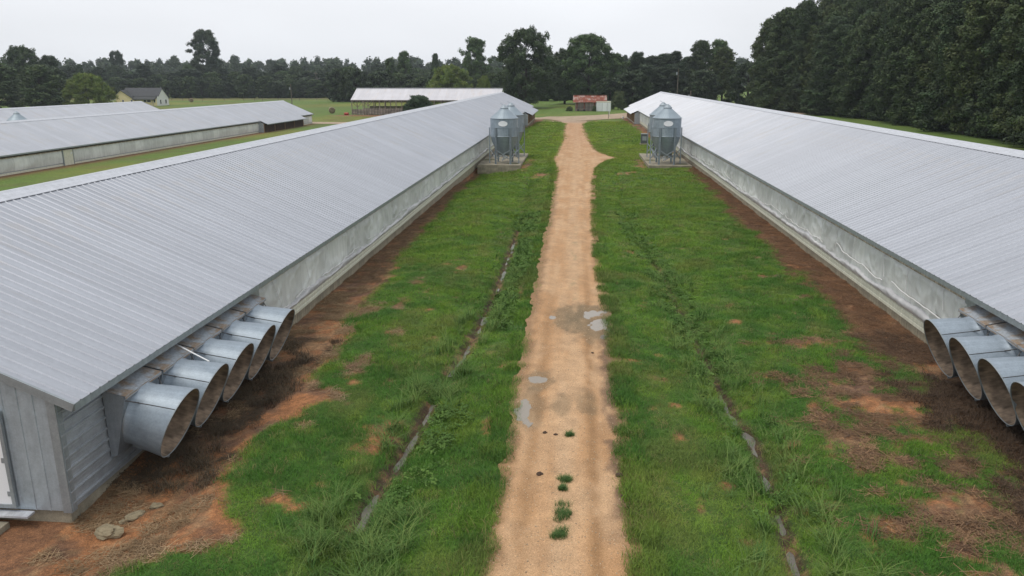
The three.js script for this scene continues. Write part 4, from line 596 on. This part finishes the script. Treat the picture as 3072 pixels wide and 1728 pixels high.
const T = {
  oak: [treeProto(601, { h: 20, r: 8.8, bottom: 0.10, lobes: 84, per: 17, lobeR: [1.0, 2.3], size: 0.85, color: [0.044, 0.074, 0.026], trunkR: 0.5 }), treeProto(607, { h: 20, r: 8.6, bottom: 0.12, lobes: 80, per: 17, lobeR: [1.0, 2.2], size: 0.85, color: [0.060, 0.108, 0.030], trunkR: 0.45 })],
  edge: [treeProto(611, { h: 25, r: 6, bottom: 0.03, lobes: 84, per: 16, lobeR: [0.8, 2.0], size: 0.80, shape: 'wall', color: [0.042, 0.070, 0.019] }), treeProto(613, { h: 25, r: 6, bottom: 0.02, lobes: 84, per: 16, lobeR: [0.8, 1.9], size: 0.78, clump: 'leafB', shape: 'wall', color: [0.034, 0.062, 0.019] }), treeProto(617, { h: 25, r: 6, bottom: 0.05, lobes: 76, per: 17, lobeR: [0.9, 2.1], size: 0.82, shape: 'wall', color: [0.052, 0.076, 0.019] })],
  mid: [treeProto(621, { h: 14, r: 5, bottom: 0.05, lobes: 44, per: 13, lobeR: [0.8, 1.8], size: 0.85, clump: 'coarse', color: [0.036, 0.060, 0.024] }), treeProto(623, { h: 14, r: 5, bottom: 0.04, lobes: 42, per: 13, lobeR: [0.8, 1.8], size: 0.85, clump: 'coarse', color: [0.050, 0.082, 0.026] })],
  pine: [treeProto(631, { h: 20, r: 4, bottom: 0.3, lobes: 38, per: 11, lobeR: [0.6, 1.3], size: 0.8, clump: 'needle', shape: 'pine', color: [0.036, 0.058, 0.030], trunkR: 0.28 }), treeProto(637, { h: 20, r: 4.2, bottom: 0.18, lobes: 42, per: 11, lobeR: [0.6, 1.4], size: 0.8, clump: 'needle', shape: 'pine', color: [0.040, 0.066, 0.032], trunkR: 0.28 })],
  tall: [treeProto(641, { h: 30, r: 7.0, bottom: 0.30, lobes: 90, per: 11, lobeR: [0.8, 1.7], size: 0.95, shape: 'round', color: [0.044, 0.068, 0.032], trunkR: 0.5 })],
  loose: [treeProto(651, { h: 20, r: 5.2, bottom: 0.2, lobes: 58, per: 12, lobeR: [0.6, 1.4], size: 0.75, shape: 'loose', color: [0.070, 0.120, 0.036] })],
  umbrella: [treeProto(655, { h: 20, r: 4.4, bottom: 0.72, lobes: 22, per: 14, lobeR: [0.7, 1.4], size: 0.8, clump: 'needle', shape: 'round', color: [0.036, 0.058, 0.030], trunkR: 0.28 })],
  willow: [treeProto(661, { h: 11, r: 8.4, bottom: 0.05, lobes: 66, per: 18, lobeR: [0.9, 1.8], size: 0.72, clump: 'fine', shape: 'dome', color: [0.125, 0.175, 0.026] })],
  cedar: [treeProto(671, { h: 12, r: 3.2, bottom: 0.04, lobes: 36, per: 14, lobeR: [0.6, 1.2], size: 0.6, clump: 'needle', shape: 'cone', color: [0.040, 0.072, 0.028] })],
  bush: [treeProto(681, { h: 4.2, r: 3.6, bottom: 0.05, lobes: 36, per: 16, lobeR: [0.5, 1.0], size: 0.42, clump: 'needle', shape: 'dome', color: [0.038, 0.070, 0.030], trunkR: 0.12 })],
  shrub: [treeProto(691, { h: 4, r: 2, bottom: 0.05, lobes: 22, per: 15, lobeR: [0.4, 0.8], size: 0.36, clump: 'fine', shape: 'dome', color: [0.085, 0.115, 0.05], trunkR: 0.1 })],
};
const TR = rng(777);
function tree(kind, v, x, z, h, r, name, label, group, cat = 'tree') { const p = T[kind][v % T[kind].length], o = p.clone(); o.userData = {}; o.name = numbered(name); scene.add(o); o.position.set(x, groundY(x, z) - 0.05, z); o.rotation.y = TR() * 6.28; o.scale.set(r / p.userData.r, h / p.userData.h, r / p.userData.r); return tag(o, label, cat, group); }
// trees that stand out
tree('oak', 0, -14.6, -222, 20.6, 9.0, 'oak_tree', 'big dark oak with a broad crown behind the white barn roof end');
tree('oak', 1, 2.6, -246, 20.2, 8.9, 'oak_tree', 'big green oak standing behind the rusty shed');
tree('oak', 0, -4.5, -250, 16, 7, 'broadleaf_tree', 'dark tree filling the gap between the two big oaks');
tree('oak', 1, 10.5, -252, 15, 6, 'broadleaf_tree', 'rounded tree on the flank of the oak behind the rusty shed');
tree('willow', 0, -43.2, -265, 12.6, 9.0, 'willow_tree', 'light yellow green rounded tree behind the white barn roof');
tree('willow', 0, -30.8, -258, 8.8, 3.2, 'small_tree', 'small olive green tree beside the light yellow green one');
tree('loose', 0, -39.0, -300, 22.8, 6.6, 'poplar_tree', 'tall loose crowned tree behind the light yellow green one');
tree('cedar', 0, -58.7, -325, 17.8, 4.2, 'cedar_tree', 'pointed green tree rising above the wood behind the barn');
tree('loose', 0, -69.8, -318, 18.8, 4.2, 'slender_tree', 'taller of two slender trees rising above the wood behind the barn');
tree('loose', 0, -75.8, -318, 16.4, 3.6, 'slender_tree', 'shorter of two slender trees rising above the wood behind the barn');
tree('tall', 0, -190, -398, 32.5, 8.6, 'tall_tree', 'very tall lone tree towering above the far wood');
tree('umbrella', 0, -256.4, -428, 23.2, 3.6, 'umbrella_pine', 'lone pine with a tufted flat top above the far wood');
tree('oak', 0, -191, -262, 19.2, 7.6, 'dark_tree', 'tall dark tree of the clump beside the yellow house field');
tree('pine', 1, -181, -262, 16.5, 5.0, 'dark_pine', 'dark pine at the shoulder of the clump near the yellow house');
tree('mid', 1, -176, -228, 13.2, 8.4, 'leafy_tree', 'leafy green tree at the front of the clump near the blue grey houses');
tree('mid', 1, -160, -226, 12.4, 6.5, 'leafy_tree', 'lower leafy green tree of the clump near the blue grey houses');
tree('mid', 0, -172, -245, 13, 7, 'leafy_tree', 'dark leafy tree in the middle of the clump near the blue grey houses');
tree('willow', 0, -156.5, -243, 10.4, 8.6, 'round_tree', 'rounded olive green tree beside the yellow house');
tree('cedar', 0, -214.6, -330, 14.6, 4.4, 'cedar_tree', 'pointed dark conifer behind the yellow house clump');
tree('bush', 0, -36.3, -179, 4.9, 4.3, 'pine_bush', 'dark green bushy young pine before the white barn roof', undefined, 'bush');
tree('shrub', 0, 10.0, -206, 4.4, 2.4, 'shrub', 'pale leafed shrub beside the white shed', undefined, 'shrub');
tree('shrub', 0, -2.3, -195.5, 1.15, 1.0, 'small_bush', 'low dark bush on the grass next to the rusty shed', undefined, 'bush');
tree('shrub', 0, 3.7, -195.1, 1.3, 0.7, 'small_bush', 'small weedy bush between the plank wall and the white shed', undefined, 'bush');
tree('mid', 0, 15.1, -232, 9.6, 5.6, 'broadleaf_tree', 'dark low tree beside the pale leafed shrub');
tree('mid', 0, 8.6, -226, 8, 4.2, 'broadleaf_tree', 'dark low tree behind the white shed');
tree('pine', 0, 23.0, -418, 19.0, 3.4, 'pine_tree', 'single small pine seen far off in the gap beside the oaks');
const pg = 'pines beyond the end of the wood side house';
[[18.0, -255, 15.6, 4.2, 1], [22.5, -256, 14.4, 4.6, 0], [26.5, -260, 15.2, 4.8, 1], [30.5, -262, 15.9, 4.4, 0], [34.0, -258, 14.2, 4.6, 1], [20.0, -247, 11.5, 4.4, 1], [25.0, -248, 11.0, 4.6, 0], [30.0, -250, 12.0, 4.6, 1]].forEach(([x, z, h, r, v]) => tree('pine', v, x, z, h, r, 'pine_tree', 'dark pine standing beyond the end of the wood side house', pg));
tree('edge', 0, 37.9, -256, 18.8, 5.4, 'broadleaf_tree', 'dark green tree where the pines meet the tall wood');
tree('loose', 0, 44.8, -268, 19.6, 5.2, 'pale_tree', 'pale green thin leafed tree between the pines and the tall wood');
tree('edge', 2, 43.0, -246, 16.5, 5.2, 'broadleaf_tree', 'leafy tree below the pale thin leafed one');
tree('mid', 0, 36.5, -240, 10, 5, 'broadleaf_tree', 'low dark tree at the foot of the trees beside the pines');
tree('mid', 0, 47.0, -228, 12, 5.4, 'broadleaf_tree', 'low dark tree at the corner of the tall wood');
// the tall wood along the right hand field edge
const edgeX = (z) => atZ([[47, -50], [50, -80], [51.5, -93], [54, -116], [56.5, -155], [53, -185], [46.5, -200], [45, -215]], z);
for (let row = 0; row < 3; row++) for (let i = 0; i < [30, 26, 24][row]; i++) {
  const z = -76 - i * [4.6, 5.3, 5.9][row] - TR() * 2, x = edgeX(z) + 3.5 + row * 7 + (TR() - 0.5) * 3, h = [21, 25.5, 27.5][row] * (0.86 + 0.26 * TR()) * (z < -196 && row === 0 ? 1.12 : 1), r = 4.9 + 1.9 * TR();
  tree('edge', Math.floor(TR() * 3), x, z, h, r, 'forest_tree', ['tall dark broadleaf tree on the edge of the dense wood facing the poultry house', 'taller dark tree just behind the edge row of the dense wood', 'tallest dark tree at the back of the dense wood'][row], ['edge trees of the tall wood', 'second row of the tall wood', 'back row of the tall wood'][row]);
}
for (let i = 0; i < 44; i++) { const z = -74 - i * 3.1 - TR() * 1.5, x = edgeX(z) + 1.6 + TR() * 4; tree('mid', i, x, z, 5.5 + 4.5 * TR(), 3.0 + 1.2 * TR(), 'understory_tree', 'low dark bushy tree filling the foot of the dense wood', 'understory of the tall wood'); }
for (let i = 0; i < 9; i++) { const z = -82 - i * 7 - TR() * 2, x = edgeX(z) + 0.4 + TR() * 1.8, h = 7 + 4 * TR(); put('young_tree', bar([0, -0.3, 0], [0.3 * (TR() - 0.5), h, 0.3 * (TR() - 0.5)], 0.09, 6, 0.04), M.pole); const o = scene.children[scene.children.length - 1]; o.position.set(x, groundY(x, z), z); tag(o, 'thin pale bare trunk at the foot of the dense wood', 'tree trunk', 'thin trunks at the wood edge'); }
// the wood behind barn and field
const fg = 'trees of the wood behind the field';
for (let i = 0; i < 40; i++) { const x = -330 + i * 6.6 + (TR() - 0.5) * 4, z = -384 - 6 * TR() + 14 * ss(-60, -230, x), k = TR(); if (x > -64) continue; tree(k < 0.55 ? 'mid' : 'pine', i, x, z, (k < 0.55 ? 11.5 : 14) * (0.8 + 0.35 * TR()), 5.4 + 2 * TR(), 'wood_tree', k < 0.55 ? 'dark leafy tree in the front of the wood beyond the field road' : 'dark pine in the front of the wood beyond the field road', fg); }
for (let i = 0; i < 44; i++) { const x = -340 + i * 6.9 + (TR() - 0.5) * 5, z = -404 - 10 * TR(), k = TR(); tree(k < 0.35 ? 'oak' : k < 0.6 ? 'mid' : 'pine', i, x, z, 14 * (0.82 + 0.32 * TR()), 5.8 + 2 * TR(), 'wood_tree', k < 0.6 ? 'dark leafy tree further back in the wood beyond the field road' : 'dark pine further back in the wood beyond the field road', fg); }
for (let i = 0; i < 46; i++) { const x = -330 + i * 5.9 + (TR() - 0.5) * 3, z = -373 - 3 * TR() + 14 * ss(-60, -230, x); tree('mid', i, x, z, 7.5 + 3 * TR(), 4.6 + 1.2 * TR(), 'hedge_tree', 'low dark tree along the front foot of the wood beyond the field road', 'low trees at the foot of the far wood'); }
const bg = 'trees of the thicket behind the open barn';
for (let i = 0; i < 15; i++) { const x = -92 + i * 4.6 + (TR() - 0.5) * 2, z = -294 - 10 * TR(); tree('mid', i, x, z, (x > -60 ? 9.6 : 11.6) * (0.85 + 0.32 * TR()), 4.2 + 1.6 * TR(), 'thicket_tree', 'dark bushy tree in the thicket behind the open barn', bg); }
for (let i = 0; i < 12; i++) { const x = -50 + i * 7.5 + (TR() - 0.5) * 3, z = -325 - 14 * TR(); tree(i % 2 ? 'mid' : 'oak', i, x, z, 12.5 * (0.85 + 0.3 * TR()), 5.4 + 1.6 * TR(), 'thicket_tree', 'dark tree of the belt behind the oaks and the light green tree', 'trees of the belt behind the oaks'); }
for (let i = 0; i < 8; i++) { const x = -24 + i * 4.2, z = -292 - 6 * TR(); tree('mid', i, x, z, 9.5 * (0.85 + 0.3 * TR()), 4.6 + 1.2 * TR(), 'thicket_tree', 'dark low tree close behind the two big oaks', 'low trees behind the oaks'); }
{ // the hazy forest further off, one mass
  const sp = []; for (let i = 0; i < 380; i++) { const x = -520 + i * 2.1 + (TR() - 0.5) * 6, z = -560 - 190 * TR(), h = 18.5 + 7 * TR(); for (let k = 0; k < 40; k++) { const t = TR(), a = TR() * 6.28, rr = 4.8 * Math.sqrt(Math.max(0.05, 1 - t * t)) * (0.6 + 0.4 * TR()); sp.push([x + Math.cos(a) * rr, h * (0.2 + 0.78 * t) - 1.5, z + Math.sin(a) * rr, 1.9 + 1.2 * TR()]); } }
  const o = crownMesh(clumps.coarse, sp, 8801, [0.045, 0.072, 0.032]); o.name = 'far_forest'; scene.add(o); tag(o, 'hazy distant forest along the horizon', 'forest', undefined, 'stuff');
}

// ---------------------------------------------------------------- grass, weeds and litter on the ground
function tuft(seed, n, h, spread, lean, w) { // curved blades
  const R = rng(seed), p = [], ix = [];
  for (let i = 0; i < n; i++) {
    const a = R() * 6.283, r = Math.sqrt(R()) * spread, bx = Math.cos(a) * r, bz = Math.sin(a) * r, d = R() * 6.283, L = h * (0.55 + 0.7 * R()), ln = lean * (0.4 + R()) * L, dx = Math.cos(d), dz = Math.sin(d), ww = w * (0.7 + 0.6 * R()), k = p.length / 3;
    for (let j = 0; j < 4; j++) { const t = j / 3, y = L * (t - 0.30 * t * t * lean), o = ln * t * t, hw = ww * (1 - t * 0.96) * 0.5; p.push(bx + dx * o - dz * hw, y - 0.01, bz + dz * o + dx * hw, bx + dx * o + dz * hw, y - 0.01, bz + dz * o - dx * hw); }
    for (let j = 0; j < 3; j++) { const q = k + j * 2; ix.push(q, q + 1, q + 3, q, q + 3, q + 2); }
  }
  const g = new THREE.BufferGeometry(); g.setAttribute('position', new THREE.Float32BufferAttribute(p, 3)); g.setIndex(ix); g.computeVertexNormals(); return g;
}
const grassMat = mat(lin(1, 1, 1), 0.85);
function scatter(name, label, category, geo, list, m = grassMat) { // list: [x, y, z, scale, turn, r, g, b, tilt]
  const o = new THREE.InstancedMesh(geo, m, list.length);
  list.forEach(([x, y, z, s, a, r, g, b, tl = 0], i) => { dummy.position.set(x, y, z); dummy.rotation.set(tl, a, tl * 0.6); dummy.scale.set(s[0], s[1], s[0]); dummy.updateMatrix(); o.setMatrixAt(i, dummy.matrix); o.setColorAt(i, tint.setRGB(r, g, b)); });
  o.name = numbered(name); o.castShadow = o.receiveShadow = true; scene.add(o); tag(o, label, category, undefined, 'stuff'); return o;
}
const GR = rng(4242);
const greens = (x, z) => { // patches of different grasses
  const n = fbm(x * 0.5, z * 0.5, 811, 3), n2 = fbm(x * 1.7, z * 1.7, 815, 2), k = 0.72 + 0.56 * GR(); let c = mix3([0.058, 0.168, 0.014], [0.135, 0.262, 0.018], ss(0.38, 0.66, n * 0.6 + n2 * 0.4)); c = mix3(c, [0.155, 0.240, 0.026], ss(0.60, 0.74, n2) * 0.7); c = mix3(c, mix3([0.15, 0.27, 0.020], [0.26, 0.33, 0.026], ss(0.42, 0.62, fbm(x * 0.16, z * 0.1, 819, 3))), 0.85 * ss(-45, -90, z)); c = mix3(c, [0.17, 0.26, 0.020], 0.45 * ss(-26, -50, z)); if (GR() < 0.05) c = [0.24, 0.20, 0.08]; else if (GR() < 0.12) c = [0.040, 0.11, 0.020]; c = mix3(c, [0.21, 0.20, 0.055], 0.4 * ss(0.57, 0.74, fbm(x * 0.9 + 40, z * 0.45, 823, 4))); return c.map((v) => v * k);
};
{
  const short = [[], [], []], mid = [], far = [], reeds = [], broad = [];
  const area = (x0, x1, z0, z1, per, f) => { const n = Math.round((x1 - x0) * Math.abs(z1 - z0) * per); for (let i = 0; i < n; i++) f(x0 + (x1 - x0) * GR(), z0 + (z1 - z0) * GR()); };
  const grow = (x, z, s0, s1, to) => { const d = grassAt(x, z); if (GR() > d) return; const l = 0.45 + 1.35 * Math.pow(fbm(x * 0.8, z * 0.8, 821, 3), 1.4) * (0.6 + 0.4 * d), s = mix(s0, s1, GR()); to.push([x, groundY(x, z), z, [s, s * l], GR() * 6.28, ...greens(x, z), (GR() - 0.5) * 0.3]); };
  area(-9.4, 10.2, -8.5, -20, 130, (x, z) => grow(x, z, 0.75, 1.15, short[Math.floor(GR() * 3)]));
  area(-9.4, 10.2, -20, -34, 85, (x, z) => grow(x, z, 0.85, 1.3, short[Math.floor(GR() * 3)]));
  area(-9.4, 10.4, -34, -58, 44, (x, z) => grow(x, z, 1.1, 1.6, short[Math.floor(GR() * 3)]));
  area(-9.4, 10.4, -58, -100, 14, (x, z) => grow(x, z, 1.2, 1.8, mid));
  area(-9.2, 10.0, -100, -148, 6, (x, z) => grow(x, z, 1.3, 2.1, far));
  // grass spills over the verges
  for (let i = 0; i < 9000; i++) { const z = -8.5 - 70 * Math.pow(GR(), 1.6), sd = GR() < 0.5, e = sd ? atZ(roadL, z) - 0.06 - 0.34 * GR() : atZ(roadR, z) - 0.06 + 0.34 * GR(); if (fbm(z * 1.1, sd ? 3 : 8, 825, 3) < 0.36) continue; const s = 0.9 + 0.7 * GR(); short[i % 3].push([e, groundY(e, z), z, [s, s * (1.1 + 0.7 * GR())], GR() * 6.28, ...greens(e, z).map((v) => v * 0.9), (GR() - 0.5) * 0.3]); }
  // long grass and weeds along the ditches
  for (let i = 0; i < 2100; i++) { const left = GR() < 0.66, z = -8.5 - 24 * Math.pow(GR(), 1.5), e = atZ(left ? ditchL : ditchR, z) + (GR() + GR() - 1) * (left ? 1.0 : 1.3) * (z > -14 ? 1.3 : 0.8); if (fbm(e * 1.2, z * 0.9, 831, 3) < 0.44 || (Math.abs(e - atZ(left ? ditchL : ditchR, z)) < 0.36 && (ditchOpen(z, left) ? GR() < 0.97 : GR() < 0.6))) continue; const s = 0.7 + 0.6 * GR(), c = mix3([0.060, 0.145, 0.024], [0.150, 0.220, 0.050], GR()); reeds.push([e, groundY(e, z), z, [s, s * (0.8 + 0.5 * GR())], GR() * 6.28, ...c, (GR() - 0.5) * 0.4]); }
  for (let i = 0; i < 3000; i++) { const left = GR() < 0.7, z = -13 - 34 * GR(), e = atZ(left ? ditchL : ditchR, z) + (GR() + GR() - 1) * (left ? 0.9 : 0.7) + (left ? 0.35 : 0); if (grassAt(e, z) < 0.3 || (ditchOpen(z, left) && Math.abs(e - atZ(left ? ditchL : ditchR, z)) < 0.36) || fbm(e, z * 0.6, 841, 3) < 0.42) continue; const s = 0.8 + 0.8 * GR(), c = mix3([0.060, 0.130, 0.022], [0.11, 0.20, 0.035], GR()); broad.push([e, groundY(e, z), z, [s, s], GR() * 6.28, ...c, (GR() - 0.5) * 0.4]); }
  const tg = [tuft(901, 34, 0.095, 0.19, 0.75, 0.0085), tuft(903, 30, 0.115, 0.17, 0.95, 0.009), tuft(905, 36, 0.08, 0.20, 0.8, 0.008)];
  tg.forEach((g, i) => scatter('grass', ['short upright green grass of the yard', 'leaning green grass of the yard', 'fine low green grass of the yard'][i], 'grass', g, short[i]));
  scatter('grass', 'green grass around the silo pads', 'grass', tuft(907, 30, 0.09, 0.26, 0.8, 0.016), mid);
  scatter('grass', 'mown lawn grass near the lane', 'grass', tuft(909, 26, 0.085, 0.36, 0.8, 0.024), far);
  scatter('long_grass', 'long arching grass along the ditches', 'grass', tuft(911, 16, 0.5, 0.10, 1.0, 0.014), reeds);
  const bl = []; { const R = rng(77); for (let i = 0; i < 40; i++) { const a = R() * 6.28, r = 0.14 * Math.sqrt(R()), s = 0.014 + 0.012 * R(), q = new THREE.PlaneGeometry(s * 1.3, s); q.rotateX(-1.2 + R()); q.rotateY(a); q.translate(Math.cos(a) * r, 0.03 + 0.10 * R(), Math.sin(a) * r); bl.push(q); } }
  scatter('weeds', 'broad leaved weeds beside the ditches', 'weeds', mergeGeometries(bl), broad);
  // dry straw and dead grass on the bare earth
  const straw = [], dead = [], pebble = [];
  area(-10.6, -5.5, -8.5, -30, 70, (x, z) => { if (grassAt(x, z) > 0.4) return; const w = fbm(x * 1.1, z * 1.1, 851, 3); if (w < 0.50 || GR() < 0.3) return; const k = 0.7 + 0.6 * GR(), wet = x < -7.3 && z < -13.8 && z > -23, c = wet && fbm(x * 1.4, z * 1.4, 867, 3) > 0.46 ? [0.085, 0.060, 0.036] : mix3([0.20, 0.125, 0.062], [0.33, 0.235, 0.135], GR()); straw.push([x, groundY(x, z) + 0.008, z, [0.8 + 0.6 * GR(), 0.6 + 0.6 * GR()], GR() * 6.28, ...c.map((v) => v * k), (GR() - 0.5) * 0.3]); });
  area(-9.5, -7.9, -30, -72, 30, (x, z) => { if (grassAt(x, z) > 0.4) return; const k = 0.7 + 0.6 * GR(); straw.push([x, groundY(x, z) + 0.008, z, [1.2, 0.9], GR() * 6.28, ...mix3([0.13, 0.085, 0.045], [0.27, 0.17, 0.09], GR()).map((v) => v * k)]); });
  area(4.5, 10.5, -8.5, -24, 58, (x, z) => { const d = grassAt(x, z); if (d > 0.55) return; const w = fbm(x * 1.1, z * 1.1, 855, 3); if (w < 0.43 || GR() < 0.25) return; const k = 0.7 + 0.6 * GR(), c = mix3([0.12, 0.070, 0.040], [0.29, 0.175, 0.092], GR() * ss(9.8, 7.2, x + (GR() - 0.5))); straw.push([x, groundY(x, z) + 0.008, z, [0.9 + 0.7 * GR(), 0.7 + 0.8 * GR()], GR() * 6.28, ...c.map((v) => v * k), (GR() - 0.5) * 0.3]); });
  area(8.4, 10.5, -24, -72, 38, (x, z) => { if (grassAt(x, z) > 0.5) return; const k = 0.7 + 0.6 * GR(); straw.push([x, groundY(x, z) + 0.008, z, [1.2, 1.0], GR() * 6.28, ...mix3([0.13, 0.072, 0.040], [0.27, 0.145, 0.072], GR()).map((v) => v * k)]); });
  area(-9.2, -7.2, -13.6, -22.5, 55, (x, z) => { if (grassAt(x, z) > 0.3 || fbm(x * 1.6, z * 1.0, 861, 3) < 0.50 + 0.10 * ss(-8.2, -7.2, x)) return; const k = 0.6 + 0.8 * GR(); dead.push([x, groundY(x, z), z, [0.8 + 0.5 * GR(), 0.7 + 0.8 * GR()], GR() * 6.28, 0.085 * k, 0.062 * k, 0.036 * k, (GR() - 0.5) * 0.8]); });
  area(8.2, 10.4, -10, -20.5, 90, (x, z) => { if (grassAt(x, z) > 0.3 || fbm(x * 1.6, z * 1.0, 865, 3) < 0.46) return; const k = 0.6 + 0.8 * GR(); dead.push([x, groundY(x, z), z, [0.8 + 0.5 * GR(), 0.6 + 0.7 * GR()], GR() * 6.28, 0.085 * k, 0.055 * k, 0.034 * k, (GR() - 0.5) * 0.9]); });
  const sg = []; { const R = rng(79); for (let i = 0; i < 16; i++) { const l = 0.1 + 0.16 * R(), q = new THREE.BoxGeometry(l, 0.004, 0.006); q.rotateZ((R() - 0.5) * 0.5); q.rotateY(R() * 6.28); q.translate((R() - 0.5) * 0.26, 0.012 + 0.02 * R(), (R() - 0.5) * 0.26); sg.push(q); } }
  scatter('dry_straw', 'dry straw and dead stems on the bare earth', 'straw', mergeGeometries(sg), straw);
  scatter('dead_weeds', 'dark rotting weeds under the fan cones', 'weeds', tuft(921, 16, 0.22, 0.13, 1.0, 0.010), dead);
  for (let i = 0; i < 5200; i++) { const z = -8.5 - 40 * Math.pow(GR(), 1.5), x = mix(atZ(roadL, z) + 0.02, atZ(roadR, z) - 0.02, GR()), s = 0.008 + 0.012 * GR() * GR(), k = 0.6 + 0.7 * GR(); pebble.push([x, roadY(x, z) + s * 0.2, z, [s, s * 0.7], GR() * 6.28, 0.42 * k, 0.32 * k, 0.21 * k]); }
  scatter('gravel', 'loose small stones on the dirt road', 'gravel', new THREE.IcosahedronGeometry(1, 0), pebble, mat(lin(1, 1, 1), 0.95));
}
// single tufts on the crown of the road
[[-0.17, -12.05, 1.25, 'dense dark grass tuft on the road crown, thickest of the row'], [-0.12, -12.75, 1.2, 'long oval grass tuft on the road crown'], [-0.12, -14.0, 0.95, 'medium grass tuft on the road crown'], [-0.15, -13.62, 0.55, 'smallest grass tuft on the road crown'], [-0.04, -16.0, 0.6, 'lone small grass tuft near the damp patch of the road']].forEach(([x, z, s, lb], i) => {
  const G = []; const R = rng(930 + i); for (let k = 0; k < (i === 1 ? 16 : 12); k++) { const q = tuft(940 + i * 20 + k, 46, 0.13, 0.08, 0.8, 0.008); q.translate((R() - 0.5) * 0.19 * s, 0, (R() - 0.5) * (i === 1 ? 0.5 : 0.2) * s); G.push(q); }
  const o = tag(put('grass_tuft', mergeGeometries(G), mat(lin(0.055, 0.125, 0.018), 0.65)), lb, 'grass tuft', 'grass tufts on the road'); o.position.set(x, roadY(x, z) - 0.005, z); o.scale.setScalar(0.75 + 0.25 * s);
});
// stones and clods
function rockGeo(seed, fx, fy, fz) { const g = new THREE.IcosahedronGeometry(1, 3), p = g.attributes.position; for (let i = 0; i < p.count; i++) { const x = p.getX(i), y = p.getY(i), z = p.getZ(i), k = 0.45 + 0.75 * fbm(x * 1.5 + 5, y * 1.6 + z * 1.9 + 5, seed, 2) + 0.45 * Math.pow(fbm(x * 3.6 + 9, y * 3 + z * 3.3 + 5, seed + 7, 3), 2); p.setXYZ(i, x * k * fx, Math.max(-0.6, y * k) * fy, z * k * fz); } g.computeVertexNormals(); return g; }
[[-8.60, -12.15, 0.26, 0.12, 0.17, 'larger broken concrete chunk by the gable corner'], [-8.42, -12.75, 0.22, 0.07, 0.13, 'flat pale stone beside the wall near the first fan'], [-8.56, -12.52, 0.07, 0.05, 0.06, 'small stone between the two pale chunks'], [-8.2, -13.1, 0.14, 0.06, 0.09, 'low stone sunk in the mud before the first fan']].forEach(([x, z, a, b, c, lb], i) => { const o = tag(put('stone', rockGeo(950 + i, a, b, c), M.rock), lb, 'stone'); o.position.set(x, groundY(x, z) + b * 0.35, z); o.rotation.y = i * 1.1; });
[[-0.62, -14.2, 0.045], [0.98, -14.3, 0.05], [0.55, -21.6, 0.03], [-0.6, -16.1, 0.035], [-0.36, -16.0, 0.03], [1.0, -13.5, 0.03]].forEach(([x, z, r], i) => { const o = tag(put('dirt_clod', rockGeo(970 + i, r * 1.6, r, r), mat(lin(0.07, 0.045, 0.03), 0.95)), 'small dark clod of earth on the dirt road', 'clod', 'clods on the road'); o.position.set(x, roadY(x, z) + r * 0.3, z); });
{ const st = thing('concrete_step', 'low concrete step below the white door', 'step', [-11.4, -0.78, -11.35]); box('slab', st, M.concrete, -1.6, 0.75, 0, 0.42, -0.9, 0.9); for (let i = 0; i < 3; i++) { const w = put('strip', beam([-1.2 + i * 0.3, 0.435 + i * 0.006, 0.3], [0.2 + i * 0.2, 0.435 + i * 0.006, 0.62 - i * 0.12], 0.05, 0.02), M.white, st); } }

renderer.render(scene, camera);
